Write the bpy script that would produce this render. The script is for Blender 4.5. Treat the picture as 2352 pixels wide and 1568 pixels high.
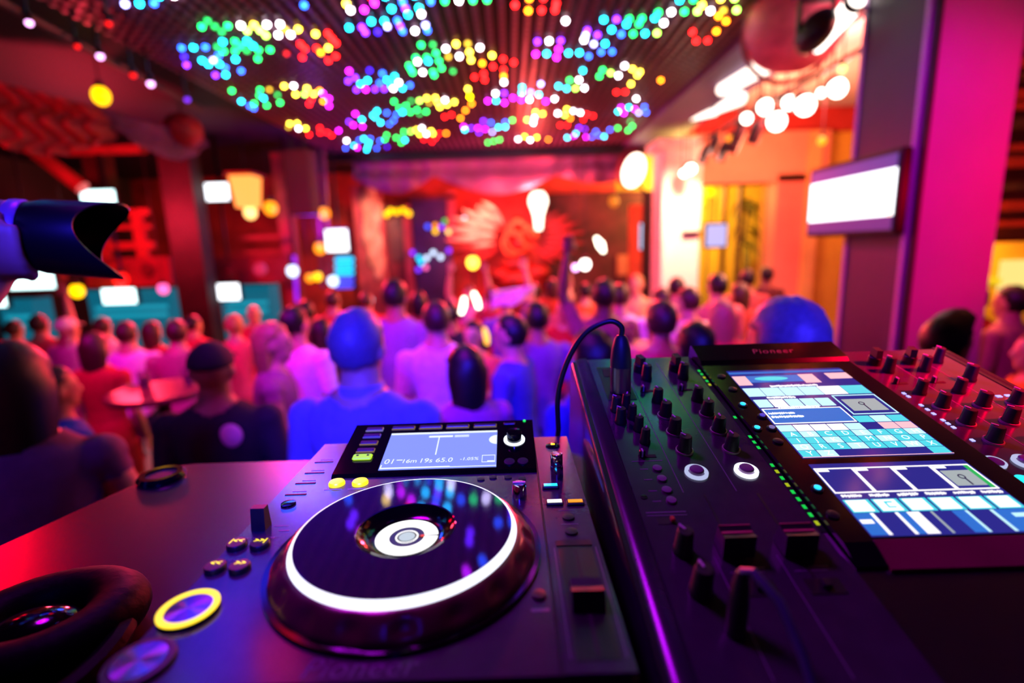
import bpy, bmesh, math, random
import numpy as np
from mathutils import Vector, Matrix, noise as mnoise

for o in list(bpy.data.objects):
    bpy.data.objects.remove(o)
SC = bpy.context.scene
COL = SC.collection
PI = math.pi
random.seed(7)

# ------------------------------------------------------------------ camera
F_PX = 1150.0                              # focal length in pixels of the 2352 px wide frame
CZ = 2.06                                  # lens height over the dance floor (booth stands on a riser)
TZ0 = CZ - 0.23294 - 0.09
PZ = CZ - 0.23294                          # top plate of the media player
CAM = Vector((0.23918, -0.23654, CZ))
RIGHT = Vector((0.999522771, -0.00512926939, -0.03046178))
DOWN = Vector((-0.0308860131, -0.182943941, -0.982638066))
FWD = Vector((-0.000532582755, 0.983109966, -0.183015058))
cam = bpy.data.cameras.new('camera')
cam.sensor_width = 36.0
cam.lens = 36.0 * F_PX / 2352.0
cam.clip_start = 0.02
cam.clip_end = 100
cam.dof.use_dof = True
cam.dof.focus_distance = 0.50
cam.dof.aperture_fstop = 2.0
camo = bpy.data.objects.new('camera', cam)
COL.objects.link(camo)
camo.matrix_world = Matrix(((RIGHT.x, -DOWN.x, -FWD.x, CAM.x), (RIGHT.y, -DOWN.y, -FWD.y, CAM.y),
                            (RIGHT.z, -DOWN.z, -FWD.z, CAM.z), (0, 0, 0, 1)))
SC.camera = camo

# ------------------------------------------------------------------ view and world
SC.view_settings.view_transform = 'Standard'
SC.view_settings.look = 'None'
SC.view_settings.exposure = 0.0
SC.view_settings.gamma = 1.0
SC.view_settings.use_curve_mapping = False
W = bpy.data.worlds.new('club_dark')
SC.world = W
W.use_nodes = True
W.node_tree.nodes['Background'].inputs[0].default_value = (0.24, 0.03, 0.50, 1)
W.node_tree.nodes['Background'].inputs[1].default_value = 0.05
SC.cycles.max_bounces = 5
SC.cycles.diffuse_bounces = 2
SC.cycles.glossy_bounces = 3
SC.cycles.transmission_bounces = 4
SC.cycles.sample_clamp_indirect = 4.0
SC.cycles.caustics_reflective = False
SC.cycles.caustics_refractive = False
SC.cycles.use_denoising = True


def lamp(name, kind, loc, col, power, target=None, size=0.1, angle=60, blend=0.5):
    l = bpy.data.lights.new(name, kind)
    l.color = col
    l.energy = power
    l.shadow_soft_size = size
    if kind == 'SPOT':
        l.spot_size = math.radians(angle)
        l.spot_blend = blend
    o = bpy.data.objects.new(name, l)
    o.location = loc
    if target is not None:
        o.rotation_euler = (Vector(target) - Vector(loc)).to_track_quat('-Z', 'Y').to_euler()
    COL.objects.link(o)
    return o


# club lamps: washes from the ceiling and side trusses, plus added fill lamps
lamp('blue_wash_lamp', 'SPOT', (0.1, -1.0, 2.8), (0.03, 0.015, 1.0), 1300, (-0.1, 1.6, 1.62), 0.12, 33, 0.8)
lamp('blue_wash_lamp', 'SPOT', (0.9, -1.0, 2.75), (0.04, 0.02, 1.0), 620, (1.08, 1.42, 1.80), 0.12, 26, 0.8)
lamp('blue_wash_lamp', 'SPOT', (-2.2, -0.6, 3.6), (0.08, 0.05, 1.0), 90, (-0.9, 1.7, 1.3), 0.12, 60, 0.8)
lamp('violet_wash_lamp', 'SPOT', (-0.4, 1.2, 3.7), (0.55, 0.01, 1.0), 420, (-0.2, 4.2, 1.3), 0.15, 95, 0.7)
lamp('magenta_wash_lamp', 'SPOT', (-2.6, 2.0, 3.2), (1.0, 0.0, 0.60), 260, (-1.6, 4.6, 1.2), 0.15, 100, 0.7)
lamp('red_back_lamp', 'SPOT', (1.6, 8.6, 3.3), (1.0, 0.02, 0.05), 2600, (0.6, 5.2, 0.6), 0.2, 84, 0.6)
lamp('red_side_lamp', 'SPOT', (-3.2, 7.2, 2.9), (1.0, 0.02, 0.06), 1500, (-2.2, 4.4, 0.8), 0.2, 100, 0.6)
lamp('warm_crowd_fill', 'SPOT', (3.4, 4.2, 3.4), (1.0, 0.34, 0.22), 650, (1.7, 4.6, 1.2), 0.15, 80, 0.7)  # added fill, warms and brightens the right-hand dancers
lamp('stage_wash_lamp', 'POINT', (0.7, 9.9, 3.1), (1.0, 0.07, 0.06), 520, None, 0.2)
lamp('swag_pink_fill', 'SPOT', (0.4, 7.6, 2.7), (1.0, 0.14, 0.28), 330, (0.3, 9.9, 3.5), 0.15, 100, 0.8)  # added fill that lifts the dark cloth swags
lamp('feather_fill', 'SPOT', (-0.6, 10.4, 3.4), (1.0, 0.45, 0.32), 260, (-0.3, 11.8, 2.5), 0.1, 60, 0.7)  # added spot, brightens the pale feathers
lamp('stage_wash_lamp', 'SPOT', (-0.4, 8.6, 2.2), (1.0, 0.10, 0.08), 500, (0.5, 11.4, 2.4), 0.15, 90, 0.6)
lamp('column_uplight', 'SPOT', (2.95, 6.9, 3.4), (1.0, 0.70, 0.45), 520, (3.05, 8.2, 1.9), 0.1, 90, 0.8)
lamp('terrace_lamp', 'POINT', (4.4, 11.6, 3.2), (1.0, 0.60, 0.14), 520, None, 0.2)
lamp('passage_lamp', 'POINT', (4.3, 7.4, 3.3), (1.0, 0.34, 0.18), 190, None, 0.2)
lamp('pillar_magenta_lamp', 'SPOT', (1.35, 1.5, 3.3), (0.80, 0.0, 0.95), 130, (2.6, 2.95, 2.2), 0.1, 75, 0.7)
lamp('pillar_red_lamp', 'SPOT', (4.2, 1.5, 2.5), (1.0, 0.0, 0.04), 120, (2.9, 3.0, 2.4), 0.1, 70, 0.7)
lamp('booth_magenta_lamp', 'SPOT', (-0.5, 0.9, 3.7), (0.55, 0.0, 1.0), 115, (0.3, 0.2, PZ), 0.25, 44, 0.8)
lamp('table_red_sheen_fill', 'SPOT', (-3.6, 2.9, 3.3), (1.0, 0.0, 0.02), 200, (-0.42, 0.28, TZ0), 0.30, 12, 0.9)  # added, placed so its mirror image reddens the table
lamp('blue_sheen_fill', 'SPOT', (-1.75, 4.2, 3.65), (0.0, 0.02, 1.0), 100, (-0.05, 0.40, TZ0), 0.25, 14, 0.9)  # added, stands for blue LED glow reflected in the table
lamp('blue_sheen_fill', 'SPOT', (-1.3, 2.3, 3.75), (0.02, 0.02, 1.0), 42, (0.08, 0.05, PZ), 0.40, 20, 0.9)  # added, gives the player plate the LED ceiling's blue sheen
lamp('green_sheen_fill', 'SPOT', (1.15, 2.0, 3.75), (0.0, 1.0, 0.25), 2.5, (0.36, 0.08, PZ), 0.22, 10, 0.9)  # added, green sheen of the LED ceiling between player and mixer
lamp('panel_fill', 'SPOT', (-2.6, 10.0, 3.2), (1.0, 0.34, 0.22), 330, (-3.1, 11.8, 2.4), 0.1, 60, 0.7)  # added spot that brightens the carved figure
lamp('booth_red_lamp', 'SPOT', (2.1, -0.2, 3.4), (1.0, 0.0, 0.03), 2200, (0.80, 0.40, PZ), 0.06, 12, 0.8)
lamp('indigo_corner_fill', 'POINT', (-3.0, 8.6, 2.6), (0.35, 0.02, 1.0), 60, None, 0.2)  # added fill, tints the dark corner violet
lamp('balcony_red_lamp', 'POINT', (-5.4, 7.0, 2.7), (1.0, 0.02, 0.06), 270, None, 0.2)
lamp('drape_red_lamp', 'SPOT', (-5.2, 3.0, 3.5), (1.0, 0.0, 0.03), 260, (-4.3, 5.0, 3.1), 0.1, 60, 0.7)


# ------------------------------------------------------------------ pixel rays to places in the room
def ray(u, v):
    return RIGHT * ((u - 1176.0) / F_PX) + DOWN * ((v - 784.0) / F_PX) + FWD


def at_y(u, v, y):
    d = ray(u, v)
    return CAM + d * ((y - CAM.y) / d.y)


def at_x(u, v, x):
    d = ray(u, v)
    return CAM + d * ((x - CAM.x) / d.x)


def at_z(u, v, z):
    d = ray(u, v)
    return CAM + d * ((z - CAM.z) / d.z)


# ------------------------------------------------------------------ materials
def lin(h):
    h = h.lstrip('#')
    out = []
    for i in (0, 2, 4):
        c = int(h[i:i + 2], 16) / 255.0
        out.append(c / 12.92 if c <= 0.04045 else ((c + 0.055) / 1.055) ** 2.4)
    return tuple(out)


MATS = {}


def mat(name, col='#808080', rough=0.5, metal=0.0, emit=None, power=0.0, vary=0.15, scale=30.0, bump=0.0,
        spec=0.5, alpha=1.0, trans=0.0, sample=False, coat=0.0, aniso=0.0):
    if name in MATS:
        return MATS[name]
    m = bpy.data.materials.new(name)
    m.use_nodes = True
    nt = m.node_tree
    p = nt.nodes['Principled BSDF']
    c = lin(col) if isinstance(col, str) else col
    p.inputs['Base Color'].default_value = (*c, 1)
    p.inputs['Roughness'].default_value = rough
    p.inputs['Metallic'].default_value = metal
    p.inputs['Specular IOR Level'].default_value = spec
    p.inputs['Coat Weight'].default_value = coat
    p.inputs['Coat Roughness'].default_value = 0.13
    p.inputs['Transmission Weight'].default_value = trans
    p.inputs['Anisotropic'].default_value = aniso
    p.inputs['Alpha'].default_value = alpha
    if vary > 0 or bump > 0:
        tc = nt.nodes.new('ShaderNodeTexCoord')
        nz = nt.nodes.new('ShaderNodeTexNoise')
        nz.inputs['Scale'].default_value = scale
        nz.inputs['Detail'].default_value = 3
        nt.links.new(tc.outputs['Object'], nz.inputs['Vector'])
        if vary > 0:
            rp = nt.nodes.new('ShaderNodeValToRGB')
            e = rp.color_ramp.elements
            e[0].position, e[1].position = 0.3, 0.7
            e[0].color = (*[x * (1 - vary) for x in c], 1)
            e[1].color = (*[min(1, x * (1 + vary)) for x in c], 1)
            nt.links.new(nz.outputs['Fac'], rp.inputs['Fac'])
            nt.links.new(rp.outputs['Color'], p.inputs['Base Color'])
        if bump > 0:
            b = nt.nodes.new('ShaderNodeBump')
            b.inputs['Strength'].default_value = bump
            b.inputs['Distance'].default_value = 0.01
            nt.links.new(nz.outputs['Fac'], b.inputs['Height'])
            nt.links.new(b.outputs['Normal'], p.inputs['Normal'])
    if emit is not None:
        ec = lin(emit) if isinstance(emit, str) else emit
        p.inputs['Emission Color'].default_value = (*ec, 1)
        p.inputs['Emission Strength'].default_value = power
        m.cycles.emission_sampling = 'AUTO' if sample else 'NONE'
    MATS[name] = m
    return m


def glow(name, col, power, sample=False):
    return mat(name, '#101010', 0.4, emit=col, power=power, vary=0.0, sample=sample)


# ------------------------------------------------------------------ mesh builder
class MB:
    def __init__(self):
        self.v, self.f, self.m = [], [], []

    def add(self, vs, fs, mi=0):
        b = len(self.v)
        self.v += [tuple(x) for x in vs]
        for f in fs:
            self.f.append(tuple(i + b for i in f))
            self.m.append(mi)
        return self

    def box(self, x0, x1, y0, y1, z0, z1, mi=0, ch=0.0):
        if ch <= 0:
            vs = [(x, y, z) for z in (z0, z1) for y in (y0, y1) for x in (x0, x1)]
            return self.add(vs, [(0, 2, 3, 1), (4, 5, 7, 6), (0, 1, 5, 4), (2, 6, 7, 3), (0, 4, 6, 2), (1, 3, 7, 5)], mi)
        # chamfered on top and bottom edges and on the corners
        c = min(ch, (x1 - x0) * .45, (y1 - y0) * .45, (z1 - z0) * .45)

        def ring(i, z):
            a, b, d, e = x0 + i, x1 - i, y0 + i, y1 - i
            k = c
            return [(a + k, d, z), (b - k, d, z), (b, d + k, z), (b, e - k, z), (b - k, e, z), (a + k, e, z), (a, e - k, z), (a, d + k, z)]
        rs = ring(c * .7, z0) + ring(0, z0 + c) + ring(0, z1 - c) + ring(c * .7, z1)
        fs = [tuple(range(7, -1, -1)), tuple(range(24, 32))]
        for r in range(3):
            for i in range(8):
                j = (i + 1) % 8
                fs.append((r * 8 + i, r * 8 + j, r * 8 + 8 + j, r * 8 + 8 + i))
        return self.add(rs, fs, mi)

    def lathe(self, prof, n=24, c=(0, 0, 0), mi=0, mod=None, axis=None):
        """prof: list of (r, z) from bottom to top; r == 0 closes"""
        b = len(self.v)
        vs, rings = [], []
        for r, z in prof:
            if r <= 1e-9:
                rings.append([len(vs)])
                vs.append((0, 0, z))
            else:
                s = len(vs)
                for i in range(n):
                    a = 2 * PI * i / n
                    rr = r * (mod(a, z) if mod else 1)
                    vs.append((rr * math.cos(a), rr * math.sin(a), z))
                rings.append(list(range(s, s + n)))
        fs = []
        for A, B in zip(rings, rings[1:]):
            for i in range(n):
                j = (i + 1) % n
                if len(A) == 1 and len(B) == 1:
                    continue
                if len(A) == 1:
                    fs.append((A[0], B[j], B[i]))
                elif len(B) == 1:
                    fs.append((A[i], A[j], B[0]))
                else:
                    fs.append((A[i], A[j], B[j], B[i]))
        if axis is not None:
            q = Vector((0, 0, 1)).rotation_difference(Vector(axis).normalized())
            vs = [tuple(q @ Vector(p)) for p in vs]
        vs = [(p[0] + c[0], p[1] + c[1], p[2] + c[2]) for p in vs]
        return self.add(vs, fs, mi)

    def ell(self, c, r, n=12, m=8, mi=0, rot=None, fn=None):
        prof = [(math.sin(PI * i / m), -math.cos(PI * i / m)) for i in range(m + 1)]
        prof[0] = (0, -1)
        prof[-1] = (0, 1)
        t = MB().lathe(prof, n)
        vs = []
        for p in t.v:
            q = Vector((p[0] * r[0], p[1] * r[1], p[2] * r[2]))
            if fn:
                q = fn(Vector(p), q)
            if rot is not None:
                q = rot @ q
            vs.append((q.x + c[0], q.y + c[1], q.z + c[2]))
        return self.add(vs, t.f, mi)

    def tube(self, pts, rad, n=8, mi=0, round_ends=False):
        pts = [Vector(p) for p in pts]
        if not hasattr(rad, '__len__'):
            rad = [rad] * len(pts)
        rad = list(rad)
        if round_ends:
            d0 = (pts[0] - pts[1]).normalized()
            d1 = (pts[-1] - pts[-2]).normalized()
            r0, r1 = rad[0], rad[-1]
            pts = [pts[0] + d0 * r0 * .9, pts[0] + d0 * r0 * .6] + pts + [pts[-1] + d1 * r1 * .6, pts[-1] + d1 * r1 * .9]
            rad = [r0 * .35, r0 * .8] + rad + [r1 * .8, r1 * .35]
        vs, fs = [], []
        t = (pts[1] - pts[0]).normalized()
        up = Vector((0, 0, 1)) if abs(t.z) < .9 else Vector((1, 0, 0))
        a = t.cross(up).normalized()
        for i, p in enumerate(pts):
            if i == 0:
                t = pts[1] - pts[0]
            elif i == len(pts) - 1:
                t = pts[-1] - pts[-2]
            else:
                t = pts[i + 1] - pts[i - 1]
            t = t.normalized()
            a = (a - t * a.dot(t))
            if a.length < 1e-6:
                a = t.orthogonal()
            a.normalize()
            b = t.cross(a)
            for k in range(n):
                w = 2 * PI * k / n
                vs.append(p + (a * math.cos(w) + b * math.sin(w)) * rad[i])
        for i in range(len(pts) - 1):
            for k in range(n):
                j = (k + 1) % n
                fs.append((i * n + k, i * n + j, i * n + n + j, i * n + n + k))
        fs.append(tuple(range(n - 1, -1, -1)))
        L = (len(pts) - 1) * n
        fs.append(tuple(range(L, L + n)))
        return self.add(vs, fs, mi)

    def prism(self, poly, z0, z1, mi=0):
        n = len(poly)
        vs = [(x, y, z0) for x, y in poly] + [(x, y, z1) for x, y in poly]
        fs = [tuple(range(n - 1, -1, -1)), tuple(range(n, 2 * n))]
        for i in range(n):
            j = (i + 1) % n
            fs.append((i, j, n + j, n + i))
        return self.add(vs, fs, mi)

    def ring(self, r0, r1, z0, z1, c=(0, 0), n=40, mi=0):
        """flat washer"""
        return self.lathe([(r0, z0), (r1, z0), (r1, z1), (r0, z1), (r0, z0)], n, (c[0], c[1], 0), mi)

    def xform(self, M):
        self.v = [tuple(M @ Vector(p)) for p in self.v]
        return self

    def mesh(self, name, smooth=True, angle=38):
        me = bpy.data.meshes.new(name)
        me.from_pydata(self.v, [], self.f)
        if any(self.m):
            me.polygons.foreach_set('material_index', self.m)
        if smooth:
            me.polygons.foreach_set('use_smooth', [True] * len(self.f))
            try:
                me.set_sharp_from_angle(angle=math.radians(angle))
            except Exception:
                pass
        me.update()
        return me


def obj(name, geo, mats, parent=None, loc=None, rot=None, smooth=True, angle=38):
    me = geo if isinstance(geo, bpy.types.Mesh) else geo.mesh(name, smooth, angle)
    if not isinstance(mats, (list, tuple)):
        mats = [mats]
    if not me.materials:
        for m in mats:
            me.materials.append(m)
    o = bpy.data.objects.new(name, me)
    if loc is not None:
        o.location = loc
    if rot is not None:
        o.rotation_euler = rot
    if parent is not None:
        o.parent = parent
    COL.objects.link(o)
    return o


def tag(o, label, cat, group=None, kind=None):
    o['label'] = label
    o['category'] = cat
    if group:
        o['group'] = group
    if kind:
        o['kind'] = kind
    return o


def struct(o, label=None):
    o['kind'] = 'structure'
    if label:
        o['label'] = label
    return o


def thing(name, label, cat, loc=(0, 0, 0), rot=None, group=None):
    o = bpy.data.objects.new(name, None)
    o.empty_display_size = 0.1
    o.location = loc
    if rot is not None:
        o.rotation_euler = rot
    COL.objects.link(o)
    return tag(o, label, cat, group)


TEXTS = {}


def text_mesh(s, size, depth=0.0, align='CENTER', shear=0.0, space=1.0):
    key = (s, size, depth, align, shear, space)
    if key in TEXTS:
        return TEXTS[key]
    cu = bpy.data.curves.new('lettering', 'FONT')
    cu.body = s
    cu.size = size
    cu.extrude = depth
    cu.align_x = align
    cu.align_y = 'CENTER'
    cu.shear = shear
    cu.space_character = space
    cu.resolution_u = 3
    o = bpy.data.objects.new('lettering', cu)
    COL.objects.link(o)
    bpy.context.view_layer.update()
    me = bpy.data.meshes.new_from_object(o.evaluated_get(bpy.context.evaluated_depsgraph_get()))
    bpy.data.objects.remove(o)
    bpy.data.curves.remove(cu)
    me.materials.clear()
    TEXTS[key] = me
    return me


def text(name, s, size, m, parent, loc, rot=None, align='CENTER', shear=0.0, space=1.0):
    me = text_mesh(s, size, 0.0, align, shear, space)
    if me.materials and me.materials[0] is not m:
        me = me.copy()
        me.materials.clear()
    return obj(name, me, m, parent, loc, rot, smooth=False)


# ------------------------------------------------------------------ booth, player and mixer
M_plate = mat('dark_brushed_plate', '#3c3844', 0.22, 0.0, vary=0.10, scale=60, spec=0.4, coat=0.45)
M_body = mat('black_plastic_body', '#131317', 0.35, vary=0.15)
M_black = mat('gloss_black', '#050507', 0.10, vary=0.0, spec=0.6)
M_slot = mat('slot_black', '#020203', 0.6, vary=0.0)
M_knob = mat('knob_rubber', '#15151a', 0.5, vary=0.15, scale=200)
M_knobtop = mat('knob_cap_grey', '#4a4650', 0.35, 0.4, vary=0.1)
M_chrome = mat('chrome', '#c8c8d0', 0.12, 1.0, vary=0.0)
M_ringm = mat('knob_ring_silver', '#b8a8a8', 0.3, 0.5, vary=0.0)
M_print = mat('white_print', '#c8b8d0', 0.5, vary=0.0)
M_printdim = mat('faded_print', '#6f5f7a', 0.5, vary=0.0)
M_btn = mat('dark_button', '#1a1820', 0.4, vary=0.1)
M_pinkbtn = mat('mauve_button', '#7a4a80', 0.35, vary=0.1)
M_jogtop = mat('jog_metal', '#4a4670', 0.035, 0.65, vary=0.05, scale=80)
M_jogbase = mat('jog_rim', '#6a343c', 0.25, 0.3, vary=0.15, scale=40, spec=0.6)  # red reflected from the crowd is put into the rim colour
M_spun = mat('spun_metal', '#9a86a8', 0.22, 1.0, vary=0.05, aniso=0.85)
G_ring = glow('ring_white_glow', '#e8ecff', 2.2, True)
G_white = glow('led_white_glow', '#ffffff', 2.0)
G_lcd = mat('lcd_blue', '#406080', 0.15, emit='#93a8d8', power=0.85, vary=0.0)
G_lcdtext = glow('lcd_text_glow', '#e8f4ff', 1.2)
G_yellow = glow('yellow_button_glow', '#ffd810', 1.7, True)
G_yellowdim = glow('yellow_symbol_glow', '#ffe000', 3.0)
G_lime = glow('lime_button_glow', '#b8f000', 1.0)
G_blue = glow('blue_led_glow', '#20b8ff', 2.0)
G_amber = glow('amber_led_glow', '#ff9a10', 1.2)
G_green = glow('green_led_glow', '#10ff60', 1.2)
G_dimyellow = glow('dim_yellow_trim', '#8a7030', 0.7)
G_dimviolet = glow('dim_violet_trim', '#8a80c8', 0.7)
G_dimblue = glow('dim_blue_trim', '#5048e0', 0.8)

TZ = PZ - 0.09                               # table top


def wedge(mb, x0, x1, prof, mi=0):
    """prof: (y, z) outline, extruded along x"""
    n = len(prof)
    vs = [(x0, y, z) for y, z in prof] + [(x1, y, z) for y, z in prof]
    fs = [tuple(range(n)), tuple(range(2 * n - 1, n - 1, -1))]
    for i in range(n):
        j = (i + 1) % n
        fs.append((i, n + i, n + j, j))
    return mb.add(vs, fs, mi)


# booth table: dark varnished slab with a slanted left edge
M_table = mat('dark_varnished_table', '#140a12', 0.27, vary=0.35, scale=9, bump=0.015, spec=0.5)
poly = [(-0.50, -0.16), (1.45, -0.16), (1.45, 0.517), (-0.272, 0.517), (-0.296, 0.512), (-0.306, 0.498)]
tb = thing('booth_table', 'dark varnished booth table under the player and the mixer', 'table', (0, 0, TZ - 0.05))
obj('tabletop', MB().prism(poly, 0.0, 0.05), M_table, tb, smooth=False)
M_booth = mat('booth_black_panel', '#120c12', 0.5, vary=0.3, scale=6)
obj('front_panel', MB().box(-0.26, 1.4, 0.44, 0.47, -(TZ - 0.05), 0), M_booth, tb, smooth=False)
obj('side_panel', MB().box(-0.29, -0.26, -0.1, 0.47, -(TZ - 0.05), 0), M_booth, tb, smooth=False)

# cable grommet near the rear corner
gr = thing('cable_grommet', 'black oval cable grommet at the rear corner of the booth table', 'grommet', (-0.292, 0.466, TZ))
obj('rim', MB().lathe([(0.020, 0.0), (0.031, 0.0), (0.032, 0.004), (0.028, 0.009), (0.021, 0.009), (0.020, 0.004)], 28, (0, 0, 0)), M_black, gr)
obj('cover', MB().lathe([(0, 0.001), (0.0205, 0.001), (0.0205, 0.006), (0, 0.0075)], 28), M_slot, gr)

# headphones in the lower corner
hp = thing('headphones', 'black headphones lying on the table beside the player', 'headphones', (-0.165, 0.135, TZ), (0, 0, math.radians(24)))
M_pad = mat('headphone_leather', '#010101', 0.55, vary=0.2, scale=90, bump=0.1, spec=0.06)


def oval(mb, prof, n, sx, sy, c=(0, 0, 0)):
    t = MB().lathe(prof, n)
    return mb.add([(p[0] * sx + c[0], p[1] * sy + c[1], p[2] + c[2]) for p in t.v], t.f)


cushion = [(0.026, 0.004)] + [(0.047 + 0.021 * math.cos(a), 0.022 + 0.020 * math.sin(a)) for a in [(-PI * .5) + i * PI / 9 for i in range(14)]] + [(0.026, 0.022), (0.026, 0.004)]
obj('ear_cushion', oval(MB(), cushion, 40, 1.15, 1.0), M_pad, hp)
obj('ear_cup', oval(MB(), [(0, 0.005), (0.036, 0.006), (0.034, 0.022), (0.026, 0.034), (0.012, 0.040), (0, 0.041)], 36, 1.15, 0.9, (-.002, -.01, 0)), M_black, hp)
arc = [(-0.03 - 0.095 * math.cos(a), -0.095 * math.sin(a) * 1.0 - .03, 0.02) for a in [PI * i / 16 for i in range(17)]]
obj('headband', MB().tube(arc, 0.009, 8, round_ends=True), M_pad, hp)
oc = obj('ear_cup', oval(MB(), [(0, 0.0), (0.05, 0.0), (0.056, 0.012), (0.05, 0.026), (0.03, 0.036), (0, 0.038)], 36, 1.1, 1.0, (-.15, -.06, 0)), M_black, hp)

# --------------------------------------------------------------- media player
cd = thing('media_player', 'dark media player with a large white-ringed jog wheel and a tilted screen', 'media player', (0, 0, PZ))
PW, PD = 0.305, 0.357
obj('body', MB().box(0.0, PW, 0.0, PD, -0.082, -0.0015, ch=0.004), M_body, cd, smooth=False)
for fx, fy in ((0.03, 0.03), (0.275, 0.03), (0.03, 0.33), (0.275, 0.33)):
    obj('foot', MB().lathe([(0.012, -0.0898), (0.013, -0.086), (0.013, -0.081)], 14, (fx, fy, 0)).lathe([(0, -0.0898), (0.012, -0.0898)], 14, (fx, fy, 0)), M_body, cd)
obj('top_plate', MB().box(0.0015, 0.2610, 0.0015, PD - .0015, -0.0016, 0.0, ch=0.0006), M_plate, cd, smooth=False)
rp = obj('slider_panel', MB().box(0.2622, PW - .0015, 0.0015, PD - .0015, -0.0016, 0.0006, ch=0.0006), M_plate, cd, smooth=False)

JX, JY = 0.1520, 0.1215
nd = 18


def scallop(a, z):
    if 0.0035 < z < 0.0165:
        k = max(0.0, math.cos(nd * a / 2.0) ** 2 - 0.35) / 0.65
        return 1 - 0.035 * k * (1 - abs(z - 0.010) / 0.0065 * 0.8)
    return 1


obj('jog_gasket', MB().ring(0.098, 0.1045, 0.0, 0.003, (JX, JY), 72), M_black, cd)
obj('jog_rim', MB().lathe([(0.1005, 0.0005), (0.1005, 0.004), (0.0985, 0.007), (0.096, 0.010), (0.0935, 0.013), (0.0905, 0.0158), (0.0875, 0.0170), (0.0858, 0.0172)], 216, (JX, JY, 0), mod=scallop), M_jogbase, cd)
obj('jog_ring', MB().lathe([(0.0862, 0.0168), (0.0856, 0.0182), (0.0842, 0.0208), (0.0832, 0.0217), (0.0824, 0.0217)], 120, (JX, JY, 0)), G_ring, cd)
obj('jog_plate', MB().lathe([(0.0826, 0.0216), (0.070, 0.0214), (0.0385, 0.0212), (0.0378, 0.0206)], 96, (JX, JY, 0)), M_jogtop, cd)
obj('jog_well', MB().lathe([(0.0379, 0.0207), (0.0345, 0.0172), (0.0290, 0.0140), (0.0255, 0.0128), (0, 0.0126)], 72, (JX, JY, 0)), M_black, cd)
jd = obj('jog_display', MB().lathe([(0.0248, 0.0127), (0.0248, 0.0132), (0, 0.0132)], 64, (JX, JY, 0)), M_black, cd)


def arc_band(r0, r1, a0, a1, z, n=48):
    vs, fs = [], []
    for i in range(n + 1):
        a = a0 + (a1 - a0) * i / n
        vs += [(JX + r0 * math.cos(a), JY + r0 * math.sin(a), z), (JX + r1 * math.cos(a), JY + r1 * math.sin(a), z)]
    for i in range(n):
        fs.append((2 * i, 2 * i + 1, 2 * i + 3, 2 * i + 2))
    return MB().add(vs, fs)


obj('needle_band', arc_band(0.0138, 0.0242, 0.10, 2 * PI - 0.0, 0.0136), G_white, jd, smooth=False)
obj('inner_band', arc_band(0.0078, 0.0088, 0, 2 * PI, 0.0136), G_white, jd, smooth=False)
G_soft = glow('display_soft_glow', '#8a90b8', 0.8)
obj('hub_disc', arc_band(0.0, 0.0064, 0, 2 * PI, 0.0136), glow('display_hub_glow', '#d0e0e8', 0.9), jd, smooth=False)
obj('grey_band', arc_band(0.0094, 0.0132, 0.2, 2 * PI - 0.2, 0.0134), glow('display_grey_glow', '#3a3c70', 0.6), jd, smooth=False)
obj('cue_mark', arc_band(0.0105, 0.0135, -0.04, 0.16, 0.0137, 6), glow('cue_red_glow', '#ff5030', 1.2), jd, smooth=False)

# tilted display block
BS = math.atan(0.2167)
bk = obj('display_block', wedge(MB(), -0.1085, 0.1085, [(-0.004, -0.002), (0.0, 0.0), (0.0965, 0.0), (0.0985, -0.002), (0.0985, -0.032), (-0.004, -0.006)]), M_black, cd,
         (0.1525, 0.2600, 0.0035), (BS, 0, 0), smooth=False)


def bx_(x):
    return x - 0.1525


def by_(y):
    return (y - 0.2600) / math.cos(BS)


lcd = MB().box(bx_(0.0920), bx_(0.2180), by_(0.2640), by_(0.3320), 0.0, 0.0006)
lc = obj('lcd_screen', lcd, G_lcd, bk, smooth=False)
for i, x in enumerate((0.1039, 0.1369, 0.1697, 0.2030)):
    obj('tab_button', MB().box(bx_(x) - .0135, bx_(x) + .0135, by_(0.3418), by_(0.3470), 0, 0.002, ch=.0008), M_btn, bk, smooth=False)
    obj('tab_trim', MB().box(bx_(x) - .0137, bx_(x) + .0137, by_(0.3404), by_(0.3417), 0, 0.0012).box(bx_(x) + .0129, bx_(x) + .0139, by_(0.3404), by_(0.3460), 0, .0012), G_dimyellow, bk, smooth=False)
for i, y in enumerate((0.3423, 0.3286, 0.3145, 0.3001)):
    g = (G_dimviolet, G_dimblue, G_dimyellow, G_dimyellow)[i]
    obj('source_button', MB().box(bx_(0.0593), bx_(0.0790), by_(y - .0022), by_(y + .0036), 0, 0.002, ch=.0008), M_btn, bk, smooth=False)
    obj('source_trim', MB().box(bx_(0.0590), bx_(0.0795), by_(y - .0036), by_(y - .0023), 0, .0012).box(bx_(0.0783), bx_(0.0795), by_(y - .0036), by_(y + .003), 0, .0012), g, bk, smooth=False)
obj('link_button', MB().box(bx_(0.0585), bx_(0.0800), by_(0.2822), by_(0.2912), 0, 0.003, ch=.0012), G_lime, bk, smooth=False)
obj('link_mark', MB().box(bx_(.0625), bx_(.0650), by_(.2868), by_(.2890), .0030, .0033).box(bx_(.0740), bx_(.0765), by_(.2868), by_(.2890), .0030, .0033), M_slot, bk, smooth=False)
obj('back_button', MB().lathe([(.0058, 0), (.0058, .0015), (0, .002)], 20, (bx_(.232), by_(.2712), 0)), M_btn, bk)
obj('tag_button', MB().lathe([(.0058, 0), (.0058, .0015), (0, .002)], 20, (bx_(.2466), by_(.2714), 0)), M_btn, bk)
obj('menu_button', MB().box(bx_(.2255), bx_(.2395), by_(.3440), by_(.3485), 0, .0015, ch=.0008), M_btn, bk, smooth=False)
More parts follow.
